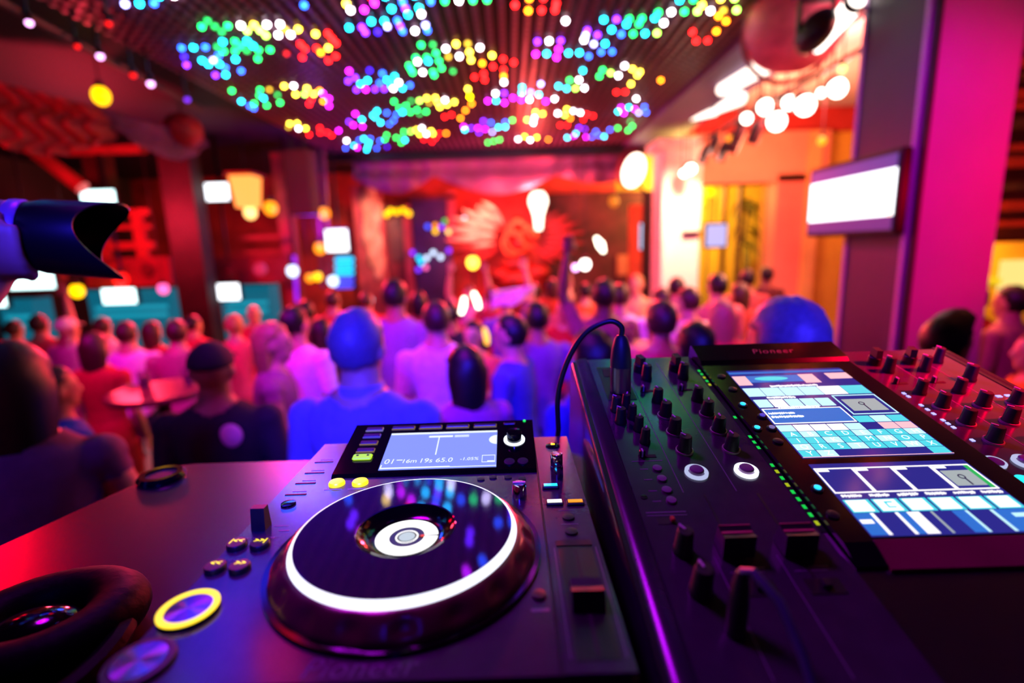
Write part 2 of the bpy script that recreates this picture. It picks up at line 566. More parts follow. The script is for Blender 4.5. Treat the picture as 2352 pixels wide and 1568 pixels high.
obj('status_led', MB().lathe([(.0016, 0), (.0016, .0012), (0, .0016)], 12, (bx_(.251), by_(.3515), 0)), G_green, bk)
ro = obj('rotary_selector', MB().lathe([(.0085, 0), (.0085, .010), (.0078, .0115), (0, .0122)], 32, (bx_(.238), by_(.3125), 0)), M_black, bk)
obj('selector_ring', MB().ring(.0088, .0122, .0, .0012, (bx_(.238), by_(.3125)), 40), G_ring, bk)
# what the screen shows
for s, x, y, z in (('01', .101, .2775, .0092), ('16m', .1225, .2775, .0075), ('19s', .1405, .2775, .0085), ('65.0', .1605, .2775, .0085), ('-1.05%', .1880, .2785, .0058)):
    text('readout', s, z * 1.3, G_lcdtext, lc, (bx_(x), by_(y), .0008), shear=.12)
bars = [(.0922, .2178, .3290, .3320), (.138, .166, .3215, .3245), (.168, .185, .3235, .3245), (.168, .185, .3212, .3220), (.1495, .1507, .2880, .3212), (.093, .168, .2655, .2672), (.093, .0942, .2655, .2720), (.168, .2178, .2655, .2662),
        (.202, .2165, .2720, .2726), (.202, .2165, .2838, .2844), (.202, .2026, .2720, .2844), (.2159, .2165, .2720, .2844), (.208, .2155, .2732, .2745), (.1085, .115, .2795, .2805)]
for a, b, c, d in bars:
    obj('screen_mark', MB().box(bx_(a), bx_(b), by_(c), by_(d), .0006, .0009), G_lcdtext, lc, smooth=False)
obj('screen_mark', arc_band(0, .009, PI * .5, PI * 1.5, 0, 20).xform(Matrix.Translation((bx_(.2178) - JX, by_(.3135) - JY, .0009))), G_lcdtext, lc, smooth=False)

# left column
for nm, x, y, r, g in (('play_button', .0175, .0610, .0188, G_yellow), ('cue_button', .0155, .0180, .0188, None)):
    bt = obj(nm, MB().lathe([(r, 0), (r, .0020), (r * .97, .0030), (r * .80, .0032), (r * .80, .0026)], 48, (x, y, 0)), M_body, cd)
    obj('button_cap', MB().lathe([(r * .76, .0024), (r * .76, .0034), (0, .0036)], 48, (x, y, 0)), M_spun, bt)
    if g:
        obj('button_ring', MB().ring(r * .77, r * .985, .0030, .0040, (x, y), 56), g, bt)
for x, y, s in ((.0090, .1365, '|<<'), (.0282, .1360, '>>|'), (.0085, .1070, '<<'), (.0275, .1062, '>>')):
    bt = obj('search_button', MB().lathe([(.0078, 0), (.0078, .003), (.0070, .0042), (0, .0045)], 28, (x, y, 0)), M_btn, cd)
    text('symbol', s, .0074, G_yellowdim, bt, (x, y + .001, .0049), shear=.1)
text('lettering', 'TRACK SEARCH', .0040, M_printdim, cd, (.020, .1475, .0003))
text('lettering', 'SEARCH', .0040, M_printdim, cd, (.019, .1175, .0003))
text('lettering', 'PLAY/PAUSE', .0040, M_printdim, cd, (.021, .0400, .0003))
lv = obj('direction_lever', wedge(MB(), .0095, .0215, [(.1585, .0), (.1705, .0), (.1680, .020), (.1610, .020)]), M_knob, cd, smooth=False)
for x, y in ((.0205, .2725), (.0205, .2480), (.0205, .2238), (.0205, .3005)):
    obj('card_slot', MB().box(x - .0105, x + .0105, y - .0011, y + .0011, 0, .0004), M_slot, cd, smooth=False)
    obj('slot_print', MB().box(x - .006, x + .008, y + .006, y + .0068, 0, .0002), M_printdim, cd, smooth=False)
obj('release_button', MB().lathe([(.0068, 0), (.0068, .0015), (0, .0022)], 24, (.0216, .2045, 0)), M_black, cd)
obj('lever_print', MB().box(.026, .038, .1655, .1662, 0, .0002).box(.033, .042, .1580, .1590, 0, .0002), M_printdim, cd, smooth=False)
for x in (.0545, .0785):
    bt = obj('loop_button', MB().lathe([(.0082, 0), (.0082, .002), (.0072, .0036), (0, .0042)], 28, (x, .2435, 0)), G_yellow, cd)
    obj('button_print', MB().box(x - .009, x + .009, .2315, .2325, 0, .0002), M_print, cd, smooth=False)
for x, y in ((.245, .2425), (.2305, .2465), (.215, .2475), (.2025, .2440)):
    obj('hot_cue_button', MB().lathe([(.0040, 0), (.0040, .0012), (0, .0018)], 20, (x, y, 0)), M_btn, cd)
ja = obj('jog_adjust_knob', MB().lathe([(.0072, 0), (.0068, .011), (.0060, .013), (0, .0135)], 24, (.2415, .2080, 0)), M_chrome, cd)
obj('pointer', MB().box(.2355, .2475, .2068, .2092, .0134, .0142), M_print, ja, smooth=False)
obj('vinyl_button', MB().lathe([(.0048, 0), (.0048, .002), (0, .0026)], 20, (.252, .0665, 0)), M_btn, cd)
obj('vinyl_print', MB().box(.246, .258, .0515, .0545, 0, .0002), M_printdim, cd, smooth=False)
text('brand_lettering', 'Pioneer', .0200, mat('etched_print', '#4a3a56', .35, vary=0), cd, (.146, .0105, .0003), shear=.18, space=1.05)
# slider panel
rb = obj('utility_button', MB().lathe([(.0085, 0), (.0085, .001), (.0060, .0022), (0, .0024)], 28, (.2835, .3255, .0006)), M_black, cd)
obj('button_light', MB().box(.2815, .2855, .3240, .3262, .003, .0034), G_yellowdim, rb, smooth=False)
ck = obj('chrome_knob', MB().lathe([(.0066, 0), (.0066, .012), (.0060, .0125), (.0060, .0135), (.0062, .0140), (.0062, .024), (.0055, .0252), (0, .0255)], 28, (.2808, .2450, .0006)), M_chrome, cd)
for nm, x, y, g in (('sync_button', .2725, .2216, G_blue), ('master_button', .2735, .1895, G_white), ('tempo_button', .2925, .1885, G_amber)):
    bt = obj(nm, MB().box(x - .0082, x + .0082, y - .0045, y + .0045, .0006, .003, ch=.001), M_btn, cd, smooth=False)
    obj('button_light', MB().box(x - .0066, x + .0066, y - .0020, y + .0026, .003, .0036), g, bt, smooth=False)
for y in (.1640, .1415):
    obj('reset_button', MB().lathe([(.0052, .0006), (.0052, .0022), (0, .0030)], 22, (.2832, y, 0)), M_btn, cd)
    obj('button_print', MB().box(.276, .2905, y + .0120, y + .0128, .0006, .0008), M_printdim, cd, smooth=False)
tf = obj('tempo_slider', MB().box(.2700, .2965, .0105, .1215, .0006, .0010), M_body, cd, smooth=False)
obj('slider_head', MB().box(.2690, .2970, .1220, .1290, .0006, .0016), M_slot, tf, smooth=False)
obj('slot', MB().box(.2822, .2846, .0125, .1165, .0010, .0013), M_slot, tf, smooth=False)
obj('slider_cap', wedge(MB(), .2728, .2942, [(.0470, .0), (.0690, .0), (.0655, .014), (.0590, .0125), (.0520, .014)]), M_knob, tf, smooth=False)
obj('tick_marks', MB().box(.2668, .2674, .012, .12, .0006, .0009).box(.2992, .2998, .012, .12, .0006, .0009), M_printdim, tf, smooth=False)

# --------------------------------------------------------------- mixer
MS = math.atan(0.235)
MXO = Vector((0.318, 0.0, PZ - 0.0186))
mx = thing('video_mixer', 'black video mixer with rows of knobs and two lit touch screens', 'mixer', MXO, (MS, 0, 0))
MW, MD = 0.513, 0.440


def mz_table(v):
    """local w of the table surface straight below the local v"""
    return (TZ - MXO.z - v * math.sin(MS)) / math.cos(MS) + 0.0006


def mprof(v0, v1, top=0.0):
    # slanted body whose foot stands on the table (its front and rear faces are square to the plate)
    return [(v0, mz_table(v0)), (v1, mz_table(v1)), (v1, top), (v0, top)]


M_mplate = mat('mixer_plate', '#38323e', 0.22, 0.0, vary=0.10, scale=60, spec=0.4, coat=0.5)
M_side = mat('mixer_bumper', '#26242e', 0.22, 0.2, vary=0.1, spec=0.6)
obj('body', wedge(MB(), 0.002, MW - 0.002, mprof(0.004, MD - .004, -0.002)), M_body, mx, smooth=False)
for x0, x1 in ((0.0, 0.0215), (MW - 0.0215, MW)):
    mid = (x0 + x1) / 2
    mbm = MB()
    lo = [(0.0, mz_table(0.0)), (MD, mz_table(MD))]
    if x0 == 0.0:
        sec = [(0.0, -0.05), (0.0, -0.010), (0.004, -0.003), (0.012, 0.0004), (x1, 0.0008), (x1, -0.05)]
    else:
        sec = [(x0, -0.05), (x0, 0.0008), (x1 - .012, 0.0004), (x1 - .004, -0.003), (x1, -0.010), (x1, -0.05)]
    n = len(sec)
    vs = [(u, 0.0, max(w, mz_table(0.0)) if w < -.02 else w) for u, w in sec] + [(u, MD, (mz_table(MD) if w < -.02 else w)) for u, w in sec]
    fs = [tuple(range(n)), tuple(range(2 * n - 1, n - 1, -1))] + [(i, n + i, n + (i + 1) % n, (i + 1) % n) for i in range(n)]
    obj('side_bumper', mbm.add(vs, fs), M_side, mx, smooth=True)
for x0, x1 in ((0.0222, 0.1605), (0.3525, MW - 0.0222)):
    obj('control_plate', MB().box(x0, x1, 0.003, MD - .003, -0.002, 0.0, ch=.0006), M_mplate, mx, smooth=False)
for u in (0.0655, 0.1115):
    obj('divider_line', MB().box(u - .0004, u + .0004, .17, .42, 0, .0002).box(u - .0004, u + .0004, .01, .10, 0, .0002), M_printdim, mx, smooth=False)
for u in (0.4090, 0.4500):
    obj('divider_line', MB().box(u - .0004, u + .0004, .05, .42, 0, .0002), M_printdim, mx, smooth=False)


def knob_mesh(r, h):
    kb = MB()

    def flute(a, z):
        return 1 - 0.04 * (0.5 + 0.5 * math.cos(12 * a)) if z > h * .15 else 1
    kb.lathe([(r * 1.1, 0), (r * 1.1, h * .14), (r, h * .2), (r * .86, h * .94), (r * .74, h), (0, h * 1.01)], 24, mod=flute)
    return kb.mesh('knob')


KN = {}


def knob(u, v, r=.0066, h=.0175, ring=True, ang=0.0, topm=None, name='knob', parent=None):
    key = (r, h)
    if key not in KN:
        KN[key] = (knob_mesh(r, h), MB().box(-.0007, .0007, r * .1, r * .80, h * .985, h * 1.045).box(-.0007, .0007, r * .78, r * .95, h * .45, h * 1.045).mesh('pointer', False),
                   MB().ring(r * 1.02, r * 1.28, 0, .0018, (0, 0), 28).mesh('knob_ring'))
    a, b, c = KN[key]
    k = obj(name, a, M_knob, parent or mx, (u, v, 0.0), (0, 0, ang))
    obj('pointer', b, M_print, k, smooth=False)
    if ring:
        obj('knob_ring', c, M_ringm, k)
    return k


sel_mesh = None


def selector(u, v, ang=0.0):
    global sel_mesh
    if sel_mesh is None:
        s = MB().lathe([(.0078, 0), (.0078, .010), (.0070, .011), (0, .0112)], 24)
        wedge(s, -.0036, .0036, [(-.0074, .010), (.0074, .010), (.0060, .021), (-.0060, .021)])
        sel_mesh = s.mesh('selector_knob')
    k = obj('selector_knob', sel_mesh, M_knob, mx, (u, v, 0), (0, 0, ang))
    return k


sw_meshes = None


def toggle(u, v):
    global sw_meshes
    if sw_meshes is None:
        sw_meshes = (MB().box(-.0075, .0095, -.0022, .0022, 0, .0004).mesh('slot', False),
                     MB().box(-.0068, -.0012, -.0022, .0022, .0004, .0075, ch=.001).mesh('toggle_cap', False),
                     MB().box(-.0050, -.0036, -.0026, .0022, .0074, .0080).box(-.0050, -.0036, -.0027, -.0020, .001, .008).mesh('toggle_line', False))
    t = obj('toggle_switch', sw_meshes[0], M_slot, mx, (u, v, 0))
    obj('toggle_cap', sw_meshes[1], M_btn, t)
    obj('toggle_line', sw_meshes[2], M_print, t)
    return t


def lit_button(u, v, m, r=.0104):
    b = obj('cue_button', MB().lathe([(r * .62, 0), (r * .62, .0040), (r * .52, .0052), (0, .0056)], 32, (u, v, 0)), M_pinkbtn, mx)
    obj('button_ring', MB().ring(r * .70, r, 0, .0022, (u, v), 40), m, b)


def fader(u, v0, v1, vc):
    s = obj('fader_slot', MB().box(u - .0011, u + .0011, v0, v1, 0, .0004), M_slot, mx, smooth=False)
    obj('fader_cap', wedge(MB(), u - .0118, u + .0118, [(vc - .0085, .0015), (vc + .0085, .0015), (vc + .0060, .0190), (vc + .0012, .0175), (vc - .0012, .0175), (vc - .0060, .0190)]), M_knob, s, smooth=False)
    obj('cap_line', MB().box(u - .0112, u + .0112, vc - .0009, vc + .0009, .0176, .0182).box(u - .0116, u + .0116, vc + .0056, vc + .0062, .0180, .0193), mat('fader_line_red', '#d0606a', .4, vary=0), s, smooth=False)


G_ringdim = glow('cue_ring_dim_glow', '#b8c0e8', 1.0)
for u, side in ((0.0855, 0), (0.1310, 1), (0.3865, 2), (0.4310, 3)):
    selector(u - .002, .399, .3 - .2 * side)
    knob(u + .001, .377, .0062, .020, False, 0.5)
    toggle(u - .0065, .347)
    knob(u, .3235, .0060, .017, False, .4)
    for j, v in enumerate((.2925, .2605, .2290)):
        knob(u, v, .0066, .0175, True, (.1, -.3, .2, .5)[side] + .25 * j)
    lit_button(u, .1955, (G_ringdim, G_ring, G_ringdim, G_ringdim)[side])
    fader(u - .0035, .080, .166, (.1055, .1055, .11, .10)[side])
    a = obj('assign_switch', MB().box(u - .0125, u + .0125, .0655, .0785, 0, .0006, ch=.0002), M_slot, mx, smooth=False)
    obj('switch_cap', MB().box(u - .0025, u + .0035, .0690, .0760, .0006, .0045, ch=.001), M_knob, a, smooth=False)
    obj('channel_print', MB().box(u - .014, u + .010, .0850, .0858, 0, .0002).box(u - .006, u + .012, .0885, .0895, 0, .0002), M_printdim, mx, smooth=False)
# microphone strip
mj = obj('microphone_jack', MB().box(.030, .0635, .328, .412, 0, .0008, ch=.0003), M_body, mx, smooth=False)
obj('jack_recess', MB().lathe([(.0125, .0008), (.0125, .0016), (0, .0016)], 32, (.0480, .3465, 0)), M_slot, mj)
obj('jack_recess', MB().box(.036, .047, .385, .404, .0008, .0014), M_slot, mj, smooth=False)
for u, v, r, h in ((.0345, .306, .0058, .018), (.0345, .282, .0058, .018)):
    knob(u, v, r, h, False, .8)
for u, v in ((.0470, .3130), (.0485, .2900), (.0500, .2670), (.0510, .2450)):
    knob(u, v, .0050, .0165, False, -.35)
toggle(.0465, .2222)
obj('strip_print', MB().box(.031, .060, .2145, .2155, 0, .0002), M_printdim, mx, smooth=False)
for v in (.2030, .1883, .1732, .1602):
    obj('monitor_button', MB().lathe([(.0042, 0), (.0042, .0018), (0, .0024)], 22, (.0518, v, 0)), M_pinkbtn, mx)
    obj('button_print', MB().box(.036, .0435, v - .0006, v + .0006, 0, .0002), M_printdim, mx, smooth=False)
obj('strip_print', MB().box(.027, .060, .1465, .1478, 0, .0002).box(.027, .060, .1432, .1440, 0, .0002), M_printdim, mx, smooth=False)
hs = obj('monitor_switch', MB().box(.0335, .0485, .1335, .1405, 0, .0004), M_slot, mx, smooth=False)
obj('switch_cap', MB().box(.0440, .0475, .1345, .1395, .0004, .004, ch=.0008), mat('red_switch_cap', '#c02030', .4, vary=0), hs, smooth=False)
knob(.0440, .1060, .0070, .021, False, .5)
knob(.0445, .0700, .0075, .023, False, .2)
obj('screw', MB().lathe([(.0030, 0), (.0030, .0006), (0, .0010)], 14, (.0300, .1660, 0)).box(.0277, .0323, .1656, .1664, .0006, .0012), M_body, mx)
# right strip
knob(.4655, .3990, .0062, .020, False, .3)
knob(.4655, .3505, .0066, .020, False, .7)
knob(.4690, .2950, .0066, .0175, True, .2)
knob(.4690, .2550, .0066, .0175, True, .9)
for v in (.3235, .3165, .2975, .2885, .2800, .2675, .2610, .2540, .2315):
    obj('level_light', MB().box(.3668, .3700, v - .0019, v + .0019, 0, .0008), glow('level_violet_glow', '#9a9cff', 2.0), mx, smooth=False)
for u, v in ((.4660, .3110), (.4770, .3120), (.4880, .3090), (.4880, .2990)):
    obj('level_light', MB().box(u - .0028, u + .0028, v - .0018, v + .0018, 0, .0008), glow('level_violet_glow', '#9a9cff', 2.0), mx, smooth=False)
obj('auto_button', MB().lathe([(.0070, 0), (.0070, .0024), (0, .0030)], 28, (.3605, .1700, 0)), glow('cyan_button_glow', '#10f0ff', 1.6, True), mx)
obj('tap_button', MB().lathe([(.0064, 0), (.0064, .0024), (0, .0030)], 28, (.3590, .1965, 0)), M_pinkbtn, mx)
obj('tap_ring', MB().ring(.0066, .0086, 0, .0020, (.3590, .1965), 32), G_ringdim, mx)
# level meter next to the screen
lm = obj('level_meter', MB().box(.1555, .1605, .12, .41, 0, .0006), M_slot, mx, smooth=False)
mt = [glow('meter_green_glow', '#10e050', 0.9), glow('meter_yellow_glow', '#c0d010', 0.8)]
for k in range(30):
    v = .1295 + k * .0091
    if k in (9, 10, 14, 15, 16, 18, 19, 20, 21, 22, 23, 24):
        continue
    obj('meter_segment', MB().box(.1566, .1594, v - .0022, v + .0022, .0006, .0010), mt[(k * 7 + k // 3) % 3 == 0], lm, smooth=False)
# screen block: bezel with side buttons, top bar with the maker's name, front lip
M_bezel = mat('screen_bezel', '#0d0b12', 0.16, vary=0.05, spec=0.6)
SB0, SB1 = .1620, .3510
bz = obj('screen_bezel', wedge(MB(), SB0, SB1, [(.0865, -.004), (.0865, .0005), (.1040, .0060), (.3980, .0060), (.4030, .0100), (.4400, .0150), (.4435, .0120), (.4435, -.004)]), M_bezel, mx, smooth=False)
obj('front_lip', wedge(MB(), .1850, .3285, [(.0835, -.0020), (.0835, .0009), (.1045, .0074), (.1060, .0060), (.1060, -.001)]), mat('lip_plum', '#8a2448', .35, vary=.1), mx, smooth=False)
ts = math.atan(0.005 / .037)
text('brand_lettering', 'Pioneer', .0150, mat('logo_rose', '#c8788c', .35, .5, vary=0), mx, (.2620, .4200, .01255), (ts, 0, 0), shear=.18, space=1.15)
BW = .0062
for u, v, g in ((.1752, .366, None), (.1755, .334, None), (.1718, .2990, G_blue), (.1822, .2755, G_dimblue), (.1665, .2535, G_blue), (.1812, .2530, G_dimviolet), (.1765, .2305, None), (.1755, .1620, G_blue), (.1705, .1315, None)):
    b = obj('bezel_button', MB().lathe([(.0048, .006), (.0048, .0075), (0, .0084)], 22, (u, v, 0)), M_btn, bz)
    if g:
        obj('button_light', MB().lathe([(.0028, .0080), (.0028, .0088), (0, .0092)], 16, (u, v, 0)), g, b)
# touch screens
G_scr = mat('screen_indigo', '#0c0a30', 0.12, emit='#3a38b0', power=0.6, vary=0.0)
us = obj('touch_screen', MB().box(.1862, .3262, .2040, .3790, .0060, .0066), G_scr, mx, smooth=False)
ls = obj('touch_screen', MB().box(.1862, .3262, .1085, .1945, .0060, .0066), G_scr, mx, smooth=False)
sp = [glow('tile_cyan_glow', '#48e0f0', 1.0, True), glow('tile_ice_glow', '#c0f0fa', 1.15, True), glow('tile_white_glow', '#fffaff', 1.3, True), glow('tile_rose_glow', '#ffc0cc', 1.1),
      glow('tile_blue_glow', '#2878e0', 0.9), glow('tile_grey_glow', '#b0bcc0', 0.9), glow('tile_green_glow', '#20c060', 0.9), glow('tile_deep_glow', '#201060', 0.5)]


def tile(par, u0, u1, v0, v1, k, name='screen_tile', z=.0066):
    return obj(name, MB().box(u0, u1, v0, v1, z, z + .0003), sp[k], par, smooth=False)


def frame(par, u0, u1, v0, v1, k, t=.0010):
    obj('screen_frame', MB().box(u0, u1, v0, v0 + t, .0067, .0071).box(u0, u1, v1 - t, v1, .0067, .0071).box(u0, u0 + t, v0 + t, v1 - t, .0067, .0071).box(u1 - t, u1, v0 + t, v1 - t, .0067, .0071), sp[k], par, smooth=False)


def smudge(par, u, v, w, h, seed):
    """a line of lettering too small to read: a row of uneven bright strokes"""
    r = random.Random(seed)
    m = MB()
    x = 0.0
    while x < w:
        k = r.uniform(.0009, .0019)
        a, b = r.uniform(0, .25) * h, r.uniform(.75, 1.0) * h
        m.box(u + x, u + x + k, v + a, v + b, .0070, .0073)
        m.box(u + x, u + x + k * 1.5, v + (a + b) / 2 - .0004, v + (a + b) / 2 + .0005, .0070, .0073)
        x += k + r.uniform(.0004, .0012)
    obj('lettering', m, sp[2], par, smooth=False)


U0 = .1866
KW = .01735
# upper screen: keyboard of eight columns
letters = ['ABCDEFGH', 'IJKLMNOP', 'QRSTUVWX', 'YZ']
for r, row in enumerate(letters):
    v1 = .2435 - r * .0102
    v1 = .2455 - r * .0103
    for c, ch in enumerate(row):
        tile(us, U0 + c * KW + .0006, U0 + (c + 1) * KW - .0006, v1 - .0094, v1, (0, 0, 1)[(c * 5 + r) % 3], 'screen_key')
        text('key_letter', ch, .0095, sp[2], us, (U0 + (c + .55) * KW, v1 - .0050, .00715))
tile(us, U0 + 7 * KW + .0006, U0 + 8 * KW - .0006, .2055, .2145, 0, 'screen_key')
for c in range(8):
    if c == 5:
        continue
    tile(us, U0 + c * KW + .0006, U0 + (c + 1) * KW - .0006, .2465, .2575, 3 if c > 5 else (1, 2, 2, 2, 1)[c], 'screen_key')
for c in (5, 6, 7):
    tile(us, U0 + c * KW + .0006, U0 + (c + 1) * KW - .0006, .2590, .2705, 0 if c != 6 else 1, 'screen_key')
frame(us, U0 + .001, U0 + 5 * KW - .001, .2600, .2890, 2, .0013)
tile(us, U0 + .003, U0 + 4.9 * KW, .2620, .2880, 4, z=.00655)
smudge(us, U0 + .004, .2775, .026, .0040, 3)
smudge(us, U0 + .004, .2705, .034, .0044, 4)
for c in range(5):
    tile(us, U0 + c * .0170 + .0008, U0 + (c + 1) * .0170 - .0008, .2925, .3085, (1, 2, 1, 1, 1)[c], 'screen_key')
smudge(us, U0 + .020, .2885, .044, .0046, 5)
smudge(us, U0 + .018, .3095, .030, .0046, 6)
for c in range(6):
    a = (0, .020, .042, .064, .086, .1130)[c]
    b = (.0190, .041, .063, .085, .1120, .1385)[c]
    tile(us, U0 + a, U0 + b, .3160, .3345, (1, 1, 1, 1, 2, 0)[c], 'screen_key')
smudge(us, U0 + .034, .3350, .054, .0048, 7)
frame(us, U0 + .0905, U0 + .1385, .2735, .3130, 1, .0012)
tile(us, U0 + .0960, U0 + .1330, .2805, .3040, 5)
obj('screen_mark', MB().box(U0 + .113, U0 + .1142, .2805, .2925, .0069, .0072).ring(.0022, .0032, .0069, .0072, (U0 + .1125, .2945), 14), sp[7], us, smooth=False)
tile(us, U0, U0 + .016, .3420, .3640, 3)
tile(us, U0 + .016, U0 + .0790, .3480, .3640, 4)
obj('screen_tile', oval(MB(), [(.016, .0071), (0, .0072)], 28, 1.25, .32, (U0 + .044, .3560, 0)), sp[0], us)
tile(us, U0 + .0800, U0 + .0980, .3440, .3650, 3)
tile(us, U0 + .1130, U0 + .1395, .3520, .3660, 3)
tile(us, U0, U0 + .1395, .3700, .3745, 4, z=.00655)
tile(us, U0, U0 + .1395, .2042, .2048, 3)
# lower screen
for c, a in enumerate((.000, .0345, .0690, .1035)):
    frame(ls, U0 + a, U0 + a + .0340, .1555, .1880, 2, .0012)
    tile(ls, U0 + a + .002, U0 + a + .012, .1835, .1862, 2)
tile(ls, U0 + .1070, U0 + .1320, .1605, .1800, 5)
tile(ls, U0 + .1325, U0 + .1365, .1575, .1865, 6)
obj('screen_mark', MB().box(U0 + .1195, U0 + .1208, .1610, .1690, .0069, .0072).ring(.0020, .0030, .0069, .0072, (U0 + .1190, .1715), 14), sp[7], ls, smooth=False)
for c in range(6):
    u = U0 + c * .0232
    tile(ls, u + .0012, u + .0220, .1330, .1475, 0, 'screen_key')
    tile(ls, u + .0025, u + .0190, .1340, .1465, 2, 'screen_key', .0069)
obj('screen_mark', MB().box(U0 + .0320, U0 + .0335, .1370, .1440, .0072, .0075).box(U0 + .0320, U0 + .0385, .1425, .1440, .0072, .0075).box(U0 + .0320, U0 + .0385, .1370, .1382, .0072, .0075), sp[0], ls, smooth=False)
for a, b, k in ((.0000, .0130, 4), (.0130, .0160, 2), (.0330, .0355, 2), (.0355, .0420, 4), (.0420, .0520, 2), (.0610, .0628, 5), (.0780, .0880, 4), (.0880, .0905, 1), (.1080, .1105, 1), (.1105, .1390, 4)):
    tile(ls, U0 + a, U0 + b, .1095, .1320, k)
tile(ls, U0 + .0005, U0 + .0100, .1210, .1250, 2, z=.0069)
tile(ls, U0 + .1210, U0 + .1390, .1235, .1275, 1, z=.0069)
for c in range(6):
    smudge(ls, U0 + c * .0232 + .003, .1500, .0165, .0034, 20 + c)

# microphone plug and its cable
MM = Matrix.Translation(MXO) @ Matrix.Rotation(MS, 4, 'X')
pb = MM @ Vector((.0480, .3465, .0012))
pn = (MM.to_3x3() @ Vector((0, 0, 1))).normalized()
ax = Vector((.004, .02, 1)).normalized()
mp = thing('microphone_cable', 'black microphone cable with a metal plug in the top of the mixer', 'cable', pb)
obj('plug_shell', MB().lathe([(.0118, 0), (.0120, .004), (.0120, .028), (.0125, .030), (0, .030)], 28, axis=ax), mat('plug_metal', '#8a8078', .3, .9, vary=.1), mp)
obj('plug_boot', MB().lathe([(.0122, .030), (.0124, .036), (.0108, .052), (.0076, .064), (.0048, .0675), (0, .068)], 28, axis=ax), mat('boot_rubber', '#1c2422', .5, vary=.1), mp)
top = ax * .066
endp = Vector((.2945, .3700, PZ + .004)) - pb
ctrl = [top, top + ax * .012, Vector((-.014, .004, .084)), Vector((-.040, .010, .070)), Vector((-.060, .018, .036)), Vector((-.072, .026, -.010)), endp]
pts = []
for i in range(len(ctrl) - 1):
    p0, p1, p2, p3 = ctrl[max(0, i - 1)], ctrl[i], ctrl[i + 1], ctrl[min(len(ctrl) - 1, i + 2)]
    for k in range(8):
        t = k / 8
        pts.append(.5 * ((2 * p1) + (-p0 + p2) * t + (2 * p0 - 5 * p1 + 4 * p2 - p3) * t * t + (-p0 + 3 * p1 - 3 * p2 + p3) * t ** 3))
pts.append(ctrl[-1])
pts.append(endp + Vector((-.004, .02, -.05)))
obj('cable', MB().tube(pts, .0033, 10), mat('cable_rubber', '#0c0c0e', .45, vary=.1), mp)
# headphone plug at the front of the mixer
hb = MM @ Vector((.0560, .0400, .0))
hj = thing('headphone_plug', 'black plug with a grey cable at the front of the mixer', 'cable', hb)
hax = Vector((.10, .12, 1)).normalized()
obj('plug_shell', MB().lathe([(.0062, 0), (.0062, .020), (.0052, .032), (.0034, .040), (0, .0405)], 24, axis=hax), M_knob, hj)
c0 = hax * .040
hpts = [c0 + Vector((0, 0, 0)), c0 + Vector((.004, -.006, .004)), c0 + Vector((.012, -.022, -.004)), c0 + Vector((.017, -.040, -.024)), c0 + Vector((.019, -.066, -.054)), c0 + Vector((.02, -.10, -.085))]
obj('cable', MB().tube(hpts, .0029, 10), mat('cable_grey', '#3a5064', .4, vary=.1), hj)


# ------------------------------------------------------------------ the room
M_floor = mat('club_floor', '#3a2430', 0.35, vary=0.4, scale=2.5)
M_dark = mat('dark_painted_ceiling', '#0e0620', 0.7, vary=0.3, scale=2)
M_wallred = mat('red_stage_wall', '#c03830', 0.7, vary=0.5, scale=1.6)
M_wallleft = mat('brown_club_wall', '#3a1c22', 0.75, vary=0.4, scale=1.2)
M_plum = mat('plum_soffit', '#5a2870', 0.6, vary=0.15, scale=2)
M_white = mat('white_plaster', '#e8dcd0', 0.7, vary=0.06, scale=3)
M_orange = mat('ochre_plaster', '#e0a860', 0.7, vary=0.12, scale=2)
M_yel = mat('yellow_plaster', '#f0c840', 0.6, vary=0.1, scale=2)
M_wood = mat('dark_wood', '#4a2820', 0.5, vary=0.4, scale=5, bump=0.05)
M_redwood = mat('red_painted_wood', '#a03a34', 0.5, vary=0.25, scale=5)
M_steel = mat('black_steel', '#141216', 0.4, 0.3, vary=0.1)
LZ = CZ + 1.80                               # LED ceiling height


def pbox(name, u0, v0, u1, v1, y, d, m, parent=None, ch=0.0, floor=False):
    """upright box whose front face at depth y spans the given pixel rectangle"""
    um, vm = (u0 + u1) / 2, (v0 + v1) / 2
    a, b = at_y(u0, vm, y), at_y(u1, vm, y)
    t, s = at_y(um, v0, y), at_y(um, v1, y)
    if floor:
        s.z = 0.0
    o = Vector((0, 0, 0))
    if parent is not None:
        o = parent.matrix_world.translation if parent.parent is None else Vector((0, 0, 0))
        o = Vector(parent.location)
    return obj(name, MB().box(a.x - o.x, b.x - o.x, y - o.y, y + d - o.y, s.z - o.z, t.z - o.z, ch=ch), m, parent, smooth=False)


struct(obj('floor', MB().box(-9.5, 9.5, -1.5, 14.2, -0.1, 0.0), M_floor, smooth=False))
struct(obj('wall_back', MB().box(-9.5, 3.0, 13.0, 13.2, 0.0, 4.6), M_wallred, smooth=False))
struct(obj('wall_left', MB().box(-9.5, -9.3, -1.5, 13.0, 0.0, 4.6), M_wallleft, smooth=False))
struct(obj('ceiling', MB().box(-9.5, 3.20, -1.5, 13.2, 4.05, 4.2), M_dark, smooth=False))
cl = struct(obj('ceiling_side', MB().box(3.20, 9.5, -1.5, 9.2, 4.35, 4.5), M_white, smooth=False))
so = struct(obj('trim_1', MB().box(2.42, 3.22, -1.5, 9.6, 3.84, 4.5), M_plum, smooth=False), 'plum painted soffit beside the LED ceiling')
bm = struct(obj('trim_2', MB().box(-3.3, 2.9, 9.60, 9.80, 3.74, 4.05), M_steel, smooth=False), 'dark beam across the end of the LED ceiling')

